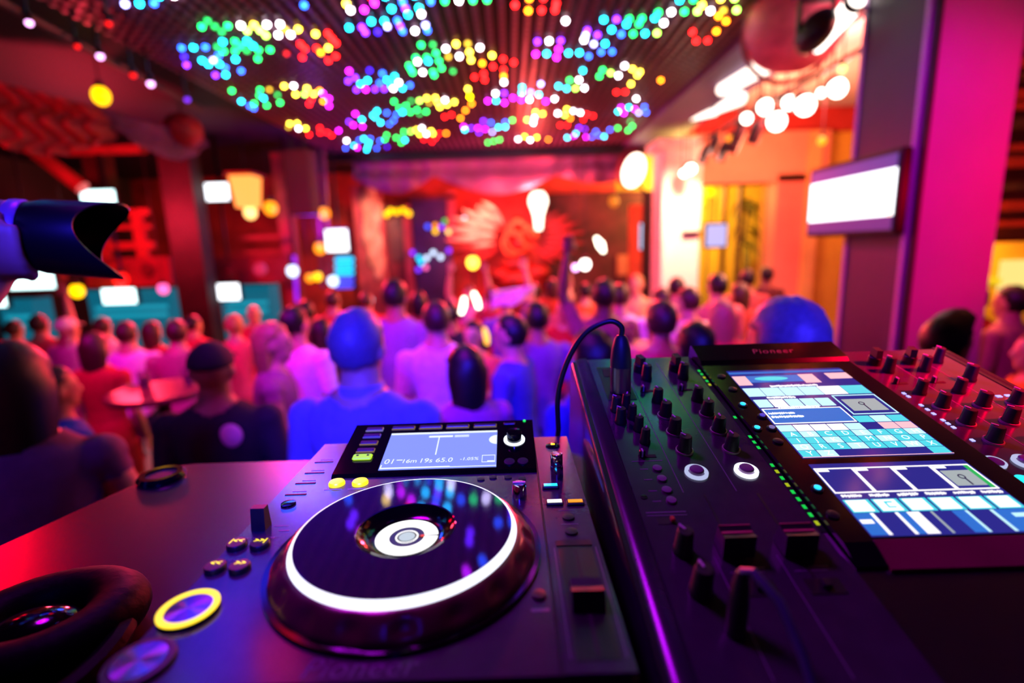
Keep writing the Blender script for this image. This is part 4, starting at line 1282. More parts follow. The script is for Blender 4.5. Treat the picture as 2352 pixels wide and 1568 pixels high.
# --------------------------------------------------------------- lights over the right aisle
M_can = mat('spot_can', '#3a1a22', .45, .3, vary=.1)
G_hot = glow('spot_white_hot', '#fff0e0', 9.0, True)
rail = obj('lighting_rail', MB().tube([at_y(1985, 110, 4.6), at_y(1600, 330, 8.0)], .025, 8), M_steel)
tag(rail, 'dark lighting rail running along the right aisle', 'rail')
HOT = [(1922, 203, 24, 5.0, 'nearest and largest white spotlight on the aisle rail'), (1848, 242, 26, 5.3, 'second white spotlight along the aisle rail'), (1812, 236, 18, 5.5, 'white spotlight just behind the second one on the aisle rail'),
       (1783, 279, 24, 5.8, 'lowest white spotlight in the middle of the aisle rail'), (1757, 246, 20, 6.0, 'upper white spotlight in the middle of the aisle rail'), (1714, 272, 14, 6.4, 'small white spotlight far along the aisle rail'),
       (1885, 214, 11, 5.1, 'small cream spotlight between the two nearest aisle lights'), (1586, 388, 14, 7.6, 'round white lamp on the bright column'), (1570, 398, 10, 7.8, 'small white lamp below the round column lamp')]
for u, v, r, y, lab in HOT:
    p = at_y(u, v, y)
    rr = r / F_PX * (y + .24) * .8
    t = thing('aisle_spotlight', lab, 'spotlight', p, group='spotlights of the right aisle')
    obj('lens', MB().ell((0, -.01, 0), (rr, rr * .6, rr), 14, 10), G_hot, t)
    obj('can', MB().lathe([(rr * 1.02, .0), (rr * 1.05, rr * 1.2), (rr * .6, rr * 2.0), (0, rr * 2.1)], 18, axis=(.1, .8, .55)), M_can, t)
    obj('hanger', MB().tube([(0, rr, rr), (0, rr, 4.36 - p.z)], .010, 6), M_steel, t)
for k, (u, v, y) in enumerate(((1620, 352, 7.6), (1640, 330, 7.3), (1662, 345, 7.2), (1690, 325, 6.9), (1700, 300, 6.6), (1738, 300, 6.2))):
    p = at_y(u, v, y)
    t = thing('aisle_spot_can', ('unlit dark spot can next to the round column lamp', 'second unlit spot can from the white column', 'third unlit spot can from the white column', 'fourth unlit spot can from the white column',
                                 'fifth unlit spot can from the white column', 'unlit spot can nearest the lit aisle lights')[k], 'spotlight', p, group='unlit cans of the aisle rail')
    obj('can', MB().lathe([(.0, -.16), (.07, -.15), (.075, .06), (.04, .12), (0, .13)], 14, axis=(.3, -.2, 1)), M_can, t)
    obj('hanger', MB().tube([(0, 0, .1), (0, 0, 4.36 - p.z)], .010, 6), M_steel, t)
bulb('amber_aisle_lamp', 1888, 323, 6.0, 9, BUL['amber'], 'amber lamp hanging in front of the peach lintel', 'lamp', drop=4.36)
bulb('amber_aisle_lamp', 1678, 322, 7.6, 9, BUL['amber'], 'amber lamp among the unlit spot cans', 'lamp', drop=4.36)
bulb('amber_aisle_lamp', 1935, 158, 4.8, 8, BUL['warm'], 'small cream lamp above the nearest aisle spotlight', 'lamp', drop=4.36)
bulb('yellow_terrace_lamp', 1610, 460, 9.6, 9, BUL['yellow'], 'yellow terrace lamp next to the white column', 'lamp', stand=True)
bulb('yellow_terrace_lamp', 1630, 440, 9.8, 10, BUL['yellow'], 'yellow terrace lamp under the red beam', 'lamp', stand=True)
# large round ceiling lamp with a moving head in front
dp = at_y(1822, 62, 4.2)
dl = thing('round_ceiling_lamp', 'large round pink ceiling lamp beside the pillar', 'lamp', dp)
obj('shade', MB().ell((0, 0, 0), (.40, .30, .34), 28, 16), mat('pink_shade', '#d8607a', .5, vary=.45, scale=5, emit='#a01830', power=.35), dl)
obj('rim', MB().lathe([(.40, -.02), (.42, 0), (.40, .02), (.38, 0), (.40, -.02)], 40, axis=(0, 1, .35)), mat('rim_rose', '#b04a60', .4, vary=.1), dl)
obj('rod', MB().tube([(0, 0, .3), (0, 0, 4.35 - dp.z)], .02, 8), M_steel, dl)
mh = at_y(1872, 72, 3.7)
mo = thing('moving_head', 'dark moving head light in front of the round pink lamp', 'spotlight', mh)
obj('head', MB().ell((0, 0, 0), (.11, .15, .16), 16, 10, rot=Matrix.Rotation(.6, 3, 'Y')), M_can, mo)
obj('yoke', MB().tube([(-.12, 0, 0), (-.12, 0, .2), (.12, 0, .2), (.12, 0, 0)], .02, 8), M_steel, mo)
tbp = [at_y(1880, 105, 4.0), at_y(1960, 10, 3.6)]
fl = thing('light_tube', 'blown-out white light tube beside the round pink lamp', 'lamp', (tbp[0] + tbp[1]) / 2)
c_ = Vector(fl.location)
obj('tube', MB().tube([tbp[0] - c_, tbp[1] - c_], [.05, .07], 12, round_ends=True), glow('tube_hot', '#fff0e4', 5.0, True), fl)
obj('end_cap', MB().tube([tbp[1] - c_, (tbp[1] - c_) * 1.2], [.075, .075], 12), M_steel, fl)
for i, (u0, v0, u1, v1, y) in enumerate(((1560, 272, 1640, 252, 8.0), (1640, 250, 1700, 225, 7.2), (1660, 205, 1760, 150, 6.0), (1745, 140, 1830, 88, 5.0))):  # glowing tubes stand in for white spotlight streaks on the ceiling
    a, b = at_y(u0, v0, y), at_y(u1, v1, y - .9)
    t = thing('ceiling_light_streak', ('glowing white streak for the spotlit ceiling nearest the white column', 'second glowing white streak for the spotlit ceiling from the column', 'wide glowing white streak for the spotlit ceiling over the aisle', 'glowing white streak for the spotlit ceiling next to the round pink lamp')[i], 'light', (a + b) / 2, group='glowing streaks for the spotlit aisle ceiling')
    c_ = (a + b) / 2
    obj('streak', MB().tube([a - c_, b - c_], [.07, .08], 10, round_ends=True), glow('streak_hot', '#ffe8d8', 3.2, True), t)
    obj('casing', MB().tube([a - c_ + Vector((.02, 0, .08)), b - c_ + Vector((.02, 0, .08))], .06, 8), M_can, t)
lamp('aisle_lamp', 'POINT', (3.9, 5.6, 3.75), (1.0, .14, .12), 320, None, .15)
lamp('aisle_lamp', 'POINT', (3.6, 3.7, 3.8), (1.0, .16, .14), 60, None, .15)

# --------------------------------------------------------------- the balcony side at the left
yl = 8.4
M_fas = mat('balcony_fascia', '#8a2434', .6, vary=.35, scale=2)
bal = thing('balcony', 'red painted wooden balcony along the left wall', 'balcony', at_y(330, 640, yl))
pbox('fascia', 195, 592, 392, 658, yl, .2, M_fas, bal)
pbox('fascia', 466, 588, 664, 650, yl + .3, .2, M_fas, bal)
pbox('fascia', -60, 600, 130, 650, yl, .2, M_fas, bal)
for u0, v0, u1, v1 in ((246, 480, 340, 494), (232, 556, 352, 572), (262, 516, 346, 526)):
    pbox('rail', u0, v0, u1, v1, yl - .05, .06, M_redwood, bal)
for u0, v0, u1, v1 in ((306, 484, 332, 592), (228, 545, 248, 592)):
    pbox('baluster', u0, v0, u1, v1, yl - .02, .08, M_redwood, bal)
for u0, v0, u1, v1 in ((545, 540, 652, 550), (540, 575, 655, 583)):
    pbox('rail', u0, v0, u1, v1, yl + .25, .06, M_redwood, bal)
for k, (u, v, r) in enumerate(((525, 622, 12), (598, 618, 14), (340, 618, 14), (262, 618, 10))):
    p = at_y(u, v, yl - .03) - Vector(bal.location)
    obj('medallion', MB().lathe([(0, .03), (r / F_PX * 8.6, .03), (r / F_PX * 8.6, 0), (0, 0)][::-1], 18, (p.x, p.y, p.z), axis=(0, -1, 0)), (M_maroon, mat('medallion_pale', '#b890b0', .4, vary=.1), M_maroon, M_redwood)[k], bal)
for i, (u0, v0, u1, v1, y, m, lab) in enumerate(((392, 340, 462, 800, 8.0, mat('post_dark', '#2a1418', .6, vary=.5, scale=3), 'wide dark wooden post between the two balcony fronts'), (640, 350, 668, 700, 9.0, M_redwood, 'slim red post at the balcony end'),
                                                 (195, 340, 238, 480, 8.6, M_wood, 'dark post under the red drape'), (1482, 440, 1520, 800, 9.4, mat('post_black_maroon', '#24080c', .6, vary=.2), 'dark maroon post beside the white column'))):
    o = pbox('wooden_post', u0, v0, u1, v1, y, .3, m, floor=v1 > 600)
    tag(o, lab, 'post')
o = obj('brace_beam', MB().tube([at_y(85, 352, 8.0), at_y(190, 432, 8.0)], .11, 8), M_redwood)
tag(o, 'slanted red brace beam under the drape', 'beam')
o = pbox('cross_beam', 130, 335, 320, 350, 8.2, .2, M_redwood)
tag(o, 'red cross beam below the drape', 'beam')
G_bar = glow('teal_bar_glow', '#0880a0', .55, True)
for u0, v0, u1, v1, y, lab in ((205, 662, 392, 748, 8.9, 'wide teal lit bar counter behind the dancers'), (0, 684, 78, 750, 8.9, 'teal lit bar counter at the left picture edge'), (508, 652, 622, 730, 9.3, 'narrow teal lit bar panel beside the glowing monitor')):
    t = pbox('bar_counter', u0, v0, u1, v1, y, .4, G_bar, floor=True)
    tag(t, lab, 'bar counter', 'teal lit bar counters')
    pbox('counter_top', u0 - 6, v0 - 4, u1 + 6, v0 + 2, y - .05, .5, M_wood, t)
    for q in range(2):
        pbox('light_band', u0 + 14, v0 + 40 + 18 * q, u1 - 8, v0 + 48 + 18 * q, y - .02, .03, glow('teal_band_glow', '#20c0e0', .7), t)
op = at_y(567, 440, 8.5)
ol = thing('orange_lantern', 'large orange lantern shade on the balcony', 'lantern', op)
obj('shade', MB().lathe([(0, -.26), (.20, -.26), (.26, .24), (0, .24)], 4, axis=(0, 0, 1)).xform(Matrix.Rotation(PI / 4, 4, 'Z')), glow('lantern_orange', '#ff9040', 2.2, True), ol, smooth=False)
obj('cap', MB().box(-.22, .22, -.22, .22, .25, .29), M_redwood, ol, smooth=False)
obj('cord', MB().tube([(0, 0, .28), (0, 0, 4.05 - op.z)], .012, 6), M_steel, ol)
for u, v, r, y, k, lab in ((622, 478, 14, 8.6, 'amber', 'small amber lamp right of the orange lantern'), (575, 488, 13, 8.6, 'warm', 'peach lamp just under the orange lantern'), (177, 668, 14, 8.0, 'yellow', 'small yellow lamp over the bar'),
                           (232, 220, 17, 5.0, 'yellow', 'bright yellow-orange lamp hanging by the red drape'), (278, 642, 15, 8.2, 'red', 'round red lamp on the balcony front'), (5, 642, 18, 7.8, 'red', 'red lamp at the left picture edge'),
                           (375, 663, 11, 8.2, 'pink', 'pink lamp at the corner of the balcony'), (745, 490, 12, 9.0, 'amber', 'amber lamp above the bright square monitor'), (712, 638, 9, 9.0, 'amber', 'amber bulb left of the cyan light ladder'),
                           (730, 635, 9, 9.0, 'yellow', 'yellow bulb left of the cyan light ladder'), (470, 715, 11, 8.4, 'ice', 'pale lamp below the wide dark post'), (672, 622, 12, 8.6, 'ice', 'ice white lamp beside the violet neon tube'),
                           (765, 645, 11, 8.8, 'ice', 'ice white lamp under the cyan light ladder'), (845, 690, 12, 8.6, 'ice', 'ice white lamp low at the tall pale panel'), (735, 570, 12, 9.0, 'amber', 'amber lamp left of the bright square monitor'),
                           (1344, 607, 11, 7.0, 'white', 'white light held over the crowd'), (1322, 614, 7, 7.0, 'wpink', 'pink light beside the white held light')):
    bulb('small_lamp', u, v, y, r, BUL[k], lab, 'lamp', back=.35 if u in (575, 735, 278) else 0.0, drop=None if u in (1340, 1325) else 4.05)
for u0, v0, u1, v1, k, lab in ((676, 590, 682, 690, 'violet', 'violet neon tube at the end of the balcony'), (482, 650, 488, 700, 'blue', 'short blue neon tube by the wide dark post')):
    a, b = at_y(u0, v0, 8.7), at_y(u1, v1, 8.7)
    t = thing('neon_tube', lab, 'neon light', (a + b) / 2)
    obj('tube', MB().tube([a - (a + b) / 2, b - (a + b) / 2], .035, 8, round_ends=True), glow('neon_' + k, {'violet': '#a020ff', 'blue': '#3010d0'}[k], 1.2), t)
    obj('holder', MB().box(-.02, .02, .03, .08, -.3, 4.05 - t.location.z), M_steel, t, smooth=False)
lad = thing('light_ladder', 'ladder of glowing cyan rungs below the square monitor', 'light', at_y(791, 620, 8.9))
for k in range(5):
    p = at_y(791, 596 + 15 * k, 8.9) - Vector(lad.location)
    obj('rung', MB().tube([p + Vector((-.13, 0, 0)), p + Vector((.13, 0, 0))], .045, 8, round_ends=True), glow('ladder_cyan', '#10c8ff', 1.8) if k < 3 else glow('ladder_blue', '#5050ff', 1.4), lad)
obj('back_plate', MB().box(-.18, .18, .05, .09, -.35, .3), M_steel, lad, smooth=False)
sp_ = thing('hanging_speaker', 'tall dull mauve speaker hanging from the ceiling', 'speaker', at_y(685, 418, 8.0))
obj('cabinet', MB().box(-.20, .20, 0, .3, -.50, .50, ch=.03), mat('speaker_grille', '#5a3448', .8, vary=.2, scale=60, bump=.1), sp_, smooth=False)
obj('hanger', MB().tube([(-.1, .1, .5), (-.1, .1, 4.05 - sp_.location.z)], .015, 6).tube([(.1, .1, .5), (.1, .1, 4.05 - sp_.location.z)], .015, 6), M_steel, sp_)
for i, (u, lab) in enumerate(((724, 'thin truss pole left of the square monitor'), (742, 'thin truss pole right above the square monitor'))):
    o = obj('truss_pole', MB().tube([at_y(u, 345, 9.3), at_y(u + 18, 660, 9.3)], .045, 8), mat('pole_rose', '#8a4a68', .4, .3, vary=.1))
    tag(o, lab, 'pole')
# red drape under the left ceiling and its rail of small spots
M_drape = mat('red_drape', '#a02838', .75, vary=.3, scale=2)
dr = cloth('ceiling_drape', (at_y(-60, 175, 5.0), at_y(230, 250, 5.6)), (at_y(-60, 300, 4.8), at_y(260, 318, 5.6)), lambda t: .22 * math.sin(PI * t), M_drape, folds=8, amp=.12)
tag(dr, 'red drape gathered under the ceiling above the photographer', 'drape')
dr = cloth('ceiling_drape', (at_y(232, 252, 5.7), at_y(470, 315, 7.2)), (at_y(262, 290, 5.7), at_y(480, 338, 7.2)), lambda t: .25 * math.sin(PI * t), mat('purple_drape', '#6a2860', .75, vary=.3, scale=2), folds=5, amp=.1)
tag(dr, 'purple drape gathered beside the yellow-orange lamp', 'drape')
bl2 = thing('paper_ball', 'red and mauve paper ball under the left ceiling', 'decoration', at_y(420, 300, 6.8))
obj('ball', MB().ell((0, 0, 0), (.24, .24, .22), 16, 12), mat('ball_red', '#a01828', .6, vary=.6, scale=4), bl2)
obj('cord', MB().tube([(0, 0, .2), (0, 0, 4.05 - bl2.location.z)], .012, 6), M_steel, bl2)
ra, rb_ = at_z(-40, -20, 3.7), at_z(460, 250, 3.7)
o = obj('spot_rail', MB().tube([ra, rb_], .03, 8), M_steel)
tag(o, 'dark spot rail along the left ceiling', 'rail')
sl = [(67, 52, 'wpink', 9, 'pink-white rail spot nearest the top left corner'), (230, 129, 'wpink', 9, 'middle pink-white spot on the left rail'), (346, 192, 'wpink', 9, 'farthest pink-white spot on the left rail'),
      (250, 54, 'red', 8, 'single red spot above the left rail'), (178, 106, 'red', 7, 'red spot on the left rail before the middle white one'), (306, 172, 'red', 8, 'red spot on the left rail before the farthest white one'), (430, 228, 'violet', 7, 'violet spot at the end of the left rail')]
for u, v, k, r, lab in sl:
    p = at_z(u, v, 3.62)
    t = thing('rail_spot', lab, 'spotlight', p, group='spots of the left ceiling rail')
    rr = r / F_PX * (p.y + .24) * .7
    obj('lens', MB().ell((0, 0, 0), (rr, rr, rr), 12, 8), BUL[k], t)
    obj('can', MB().lathe([(rr * 1.1, .0), (rr * 1.1, rr * 3), (0, rr * 3.1)], 12, axis=(-.2, .2, 1)), M_can, t)
    obj('hanger', MB().tube([(-.03, .03, rr * 2), (-.03, .03, 4.06 - p.z)], .010, 6), M_steel, t)
# red stage lamp over the booth, mirrored in the table
rl = at_z(395, -330, 3.4)
t = thing('red_stage_lamp', 'red stage lamp hung above the left of the booth', 'spotlight', rl)
obj('lens', MB().box(-.10, .10, -.02, .0, -.14, .14, ch=.01), glow('stage_red_glow', '#ff1010', 6.0), t, smooth=False)
obj('can', MB().box(-.14, .14, .0, .25, -.18, .18, ch=.02), M_can, t, smooth=False)
obj('hanger', MB().tube([(0, .1, .15), (0, .1, 4.05 - rl.z)], .015, 6), M_steel, t)


# ------------------------------------------------------------------ people
# One body per pose: limbs, torso, head and hands are grown into one continuous surface, then shared by the dancers.
def seg_dist(P, a, b):
    a, b = np.array(a), np.array(b)
    ab = b - a
    t = np.clip(((P - a) @ ab) / max(1e-9, ab @ ab), 0, 1)
    return np.linalg.norm(P - (a + t[:, None] * ab), axis=1)


def hand_points(w, d, side, curl):
    """wrist w, forearm direction d, thumb side (a vector), curl 0..1 -> list of (points, radii)"""
    d = Vector(d).normalized()
    s = Vector(side)
    s = (s - d * s.dot(d)).normalized()
    n = d.cross(s)                                # back-of-hand normal
    w = Vector(w)
    out = []
    pc = w + d * .050
    palm = [(w, .026), (w + d * .025 + s * .004, .030), (pc, .033), (w + d * .080, .031)]
    out.append(('palm', w, d, s, n))
    for k, (off, ln) in enumerate(((.030, .072), (.010, .080), (-.011, .075), (-.031, .060))):
        b = w + d * .082 + s * off
        c = curl * (.55 + .05 * k)
        p1 = b + (d * math.cos(c) + n * math.sin(c)) * ln * .42 + s * off * .12
        p2 = p1 + (d * math.cos(c * 2.1) + n * math.sin(c * 2.1)) * ln * .32
        p3 = p2 + (d * math.cos(c * 2.8) + n * math.sin(c * 2.8)) * ln * .26
        out.append(('finger', [b - d * .02, b, p1, p2, p3], [.0105, .0102, .0095, .0088, .0075]))
    t0 = w + d * .030 + s * .022
    t1 = t0 + (s * .75 + d * .65 + n * .2) * .034
    t2 = t1 + (s * .35 + d * .9 + n * .25) * .030
    t3 = t2 + (s * .15 + d * .95 + n * .3) * .020
    out.append(('finger', [t0 - s * .012, t0, t1, t2, t3], [.014, .0135, .012, .0105, .0085]))
    return out


def make_body(key, arms, build='m', lean=0.0, dress=False, step=0.06):
    """arms: for (left, right): (elbow, wrist, thumb side, curl) in body space, facing +y"""
    mb = MB()
    segs = []                                   # (a, b, radius, label)
    wo_ = 0.90 if build == 'f' else 1.0
    sh = .165 if build == 'f' else .190
    hipw = 1.05 if build == 'f' else 1.0
    prof = [(.80, .120 * hipw, .100, 0), (.86, .158 * hipw, .118, -.004), (.93, .168 * hipw, .124, -.008), (1.00, .158 * hipw, .112, -.004), (1.08, .142 * wo_, .100, .0), (1.16, .142 * wo_, .100, .004), (1.25, .158 * wo_, .110, .006),
            (1.33, .176 * wo_, .114, .004), (1.40, .188 * wo_, .106, 0), (1.445, .174 * wo_, .092, -.004), (1.475, .128 * wo_, .078, -.006), (1.500, .086, .068, -.006), (1.530, .064 if build == 'm' else .054, .062, -.002), (1.580, .060 if build == 'm' else .050, .060, .006)]
    n = 24
    vs, fs = [], []

    def ln(z):
        return lean * max(0.0, z - .95) ** 1.1
    for z, rx, ry, oy in prof:
        for i in range(n):
            a = 2 * PI * i / n
            vs.append((rx * math.cos(a), oy + ln(z) + ry * math.sin(a), z))
    for k in range(len(prof) - 1):
        for i in range(n):
            j = (i + 1) % n
            fs.append((k * n + i, k * n + j, k * n + n + j, k * n + n + i))
    fs.append(tuple(range(n - 1, -1, -1)))
    L = (len(prof) - 1) * n
    fs.append(tuple(range(L, L + n)))
    mb.add(vs, fs)
    segs += [((0, 0, .92), (0, ln(1.2), 1.20), .135, 'shirt'), ((-.09, ln(1.38), 1.38), (.09, ln(1.38), 1.38), .095, 'shirt'), ((0, ln(1.5), 1.46), (0, ln(1.55), 1.56), .056, 'skin'), ((0, 0, .84), (0, 0, .90), .135, 'shirt' if dress else 'legs')]
    hy = ln(1.62)
    # head: skull, jaw, brow, nose, lips, ears
    mb.ell((0, hy + .004, 1.655), (.076, .096, .100), 24, 18)
    mb.ell((0, hy + .030, 1.600), (.058, .066, .074), 20, 14)
    mb.ell((0, hy + .060, 1.560), (.034, .034, .026), 14, 10)
    mb.ell((0, hy + .078, 1.668), (.052, .020, .016), 14, 10)
    mb.tube([(0, hy + .088, 1.662), (0, hy + .104, 1.632), (0, hy + .106, 1.618)], [.010, .014, .015], 10, round_ends=True)
    mb.ell((0, hy + .088, 1.588), (.024, .012, .010), 12, 8)
    for s in (-1, 1):
        mb.ell((s * .078, hy - .004, 1.632), (.010, .022, .032), 10, 8)
    segs.append(((0, hy, 1.58), (0, hy, 1.68), .085, 'skin'))
    for s, (el, wr, th, curl) in zip((-1, 1), arms):
        S = Vector((s * sh, ln(1.40), 1.415))
        E, Wt = Vector(el), Vector(wr)
        mid = S.lerp(E, .5)
        mb.ell(S, (.058, .058, .056), 14, 10)
        mb.tube([S, mid, E], [.056 * (.88 if build == 'f' else 1), .050 * (.86 if build == 'f' else 1), .041], 12, round_ends=True)
        m2 = E.lerp(Wt, .3)
        mb.tube([E, m2, E.lerp(Wt, .7), Wt], [.041, .043, .034, .026], 12, round_ends=True)
        cut = S.lerp(E, .12 if build == 'f' else .62)
        segs += [(S, cut, .06, 'shirt'), (cut, E, .046, 'skin'), (E, Wt, .036, 'skin')]
        for h in hand_points(Wt, Wt - E, th, curl):
            if h[0] == 'palm':
                _, w, d, sd, nn = h
                R_ = Matrix((sd, nn, d)).transposed()
                mb.ell(w + d * .050, (.040, .017, .050), 14, 10, rot=R_)
                segs.append((w, w + d * .1, .04, 'skin'))
            else:
                mb.tube(h[1], h[2], 8, round_ends=True)
                segs.append((h[1][0], h[1][-1], .012, 'skin'))
    for s in (-1, 1):
        H = Vector((s * .088 * hipw, 0, .88))
        K = Vector((s * .100, .02 + s * step * .3, .49))
        A = Vector((s * .110, s * step * -.6, .085))
        mb.tube([H, H.lerp(K, .45), K], [.092, .082, .060], 16, round_ends=True)
        mb.tube([K, K.lerp(A, .3) + Vector((0, -.012, 0)), K.lerp(A, .7), A], [.058, .060, .045, .038], 14, round_ends=True)
        mb.tube([A + Vector((0, -.05, -.045)), A + Vector((0, .03, -.040)), A + Vector((s * .008, .12, -.050)), A + Vector((s * .01, .17, -.056))], [.036, .042, .038, .026], 12, round_ends=True)
        segs += [(H, K, .085, 'legs'), (K, A + Vector((0, 0, .03)), .055, 'skin' if dress else 'legs'), (A + Vector((0, -.05, -.045)), A + Vector((0, .17, -.05)), .045, 'shoe')]
        if dress:
            segs[-3] = (H, H.lerp(K, .6), .085, 'shirt')
            segs.append((H.lerp(K, .6), K, .07, 'skin'))
    o = obj('person', mb, [], None)
    md = o.modifiers.new('grow', 'REMESH')
    md.mode = 'VOXEL'
    md.voxel_size = .0105
    md.use_smooth_shade = True
    sm_ = o.modifiers.new('soften', 'SMOOTH')
    sm_.factor = .5
    sm_.iterations = 3
    bpy.context.view_layer.update()
    me = bpy.data.meshes.new_from_object(o.evaluated_get(bpy.context.evaluated_depsgraph_get()))
    bpy.data.objects.remove(o)
    me.name = 'body_' + key
    nv, nf = len(me.vertices), len(me.polygons)
    co = np.empty(nv * 3)
    me.vertices.foreach_get('co', co)
    co = co.reshape(-1, 3)
    nr = np.empty(nv * 3)
    me.vertices.foreach_get('normal', nr)
    nr = nr.reshape(-1, 3)
    labs = sorted({s[3] for s in segs})
    D = {l: np.full(nv, 9.0) for l in labs}
    for a, b, r, l in segs:
        D[l] = np.minimum(D[l], seg_dist(co, a, b) - r)
    M = np.stack([D[l] for l in labs], 1)
    vl = M.argmin(1)
    polys = [tuple(p.vertices) for p in me.polygons]
    me.polygons.foreach_set('use_smooth', [True] * nf)
    parts = {}
    for l, nm, off in (('shirt', 'shirt', .007), ('legs', 'trousers', .008), ('shoe', 'shoes', .006)):
        if l not in labs:
            continue
        li = labs.index(l)
        keep = [p for p in polys if sum(vl[i] == li for i in p) >= 3]
        if not keep:
            continue
        used = sorted({i for p in keep for i in p})
        idx = {v: k for k, v in enumerate(used)}
        m2 = bpy.data.meshes.new(nm)
        m2.from_pydata((co[used] + nr[used] * off).tolist(), [], [tuple(idx[i] for i in p) for p in keep])
        m2.polygons.foreach_set('use_smooth', [True] * len(keep))
        parts[nm] = m2
    return me, parts, hy


DN = ((-.235, -.01, 1.14), (-.225, .07, .90), (0, 1, 0), .5)
DNR = ((.235, -.01, 1.14), (.225, .07, .90), (0, 1, 0), .5)
UPL = ((-.28, .06, 1.66), (-.24, .10, 1.93), (1, 0, .2), .35)
UPR = ((.28, .06, 1.66), (.24, .10, 1.93), (-1, 0, .2), .35)
FRL = ((-.24, .05, 1.16), (-.12, .27, 1.22), (0, 0, 1), .9)
FRR = ((.24, .05, 1.16), (.12, .27, 1.22), (0, 0, 1), .9)
SDL = ((-.40, .08, 1.25), (-.62, .16, 1.18), (0, 0, 1), .3)
POSES = {
    'down': make_body('down', (DN, DNR)), 'right_up': make_body('right_up', (DN, UPR), step=.1), 'left_up': make_body('left_up', (UPL, DNR)), 'both_up': make_body('both_up', (UPL, UPR)),
    'front': make_body('front', (FRL, FRR), lean=.06), 'reach': make_body('reach', (SDL, FRR), lean=.12), 'w_down': make_body('w_down', (DN, DNR), 'f', dress=True), 'w_front': make_body('w_front', (FRL, FRR), 'f', lean=.05),
    'w_up': make_body('w_up', (DN, UPR), 'f', dress=True)}


def hair_mesh(kind):
    rnd_ = random.Random(len(kind))

    def fn(p, q):
        q = q.copy()
        front = p.y
        up = p.z
        hl = .30 if kind != 'cap' else .12
        # the face side stays inside the head
        if front > .15 and up < hl + .55 * (front - .15) * 0 + .0 + (hl * .6 if front > .55 else 0):
            q *= .74
        elif kind in ('short', 'pomp', 'curly', 'cap', 'crop', 'bun') and up < {'cap': -.15, 'crop': -.10}.get(kind, -.74):
            q *= .78
        if kind == 'long' and up < .1 and front < .25:
            q.z = q.z * 2.7 - .01
            q.x *= 1.10
            q.y = q.y * .80 - .02
        if kind == 'pomp' and up > .55 and front > -.2:
            q.z += .030 * (front + .6)
            q.y += .022
        nse = mnoise.noise(Vector((p.x * 5, p.y * 5, p.z * 5)))
        k = {'short': .07, 'curly': .12, 'pomp': .05, 'long': .04, 'bun': .03, 'cap': .0, 'crop': .03}[kind]
        q *= 1 + k * nse
        return q
    h = MB()
    sc = {'short': (.084, .104, .104), 'curly': (.096, .112, .118), 'pomp': (.086, .106, .106), 'long': (.090, .108, .108), 'bun': (.084, .104, .104), 'cap': (.087, .107, .100), 'crop': (.079, .099, .103)}[kind]
    h.ell((0, -.004, 1.664), sc, 28, 20, fn=fn)
    if kind == 'bun':
        h.ell((0, -.09, 1.735), (.042, .042, .040), 14, 10)
    if kind == 'cap':
        t = MB().lathe([(.0, .006), (.075, .004), (.078, 0), (.075, -.003), (0, -.003)][::-1], 24)
        h.add([(p[0] * .95, p[1] * .95 + .085, p[2] + 1.690 - max(0, p[1]) * .25) for p in t.v], t.f)
    return h.mesh('hair', True, 70)


HAIR = {k: hair_mesh(k) for k in ('short', 'curly', 'pomp', 'long', 'bun', 'cap', 'crop')}
EYE = MB().ell((0, 0, 0), (.013, .006, .008), 10, 8).mesh('eye')
MOUTH = MB().ell((0, 0, 0), (.022, .006, .006), 12, 8).mesh('mouth')
M_skin = [mat('skin_light', '#c89478', .5, vary=.06, scale=20), mat('skin_tan', '#a06a4c', .5, vary=.06, scale=20), mat('skin_deep', '#5a3828', .5, vary=.06, scale=20)]
M_hair = {'black': mat('hair_black', '#0c0808', .5, vary=.3, scale=120), 'brown': mat('hair_brown', '#3a2216', .5, vary=.3, scale=120), 'blond': mat('hair_blond', '#b08a50', .5, vary=.25, scale=120), 'grey': mat('hair_grey', '#605c70', .5, vary=.2, scale=120)}
M_trs = [mat('trousers_navy', '#1a2034', .8, vary=.15), mat('trousers_black', '#101014', .8, vary=.15), mat('trousers_stone', '#6a6058', .8, vary=.15)]
M_shoe = mat('shoe_black', '#0e0c0c', .45, vary=.1)
M_eye = mat('eye_dark', '#140a08', .2, vary=0)
M_lip = mat('lip_red', '#8a3a38', .45, vary=0)


def cloth_mat(c):
    return mat('fabric_' + c.lstrip('#'), c, .85, vary=.12, scale=25, bump=.15)


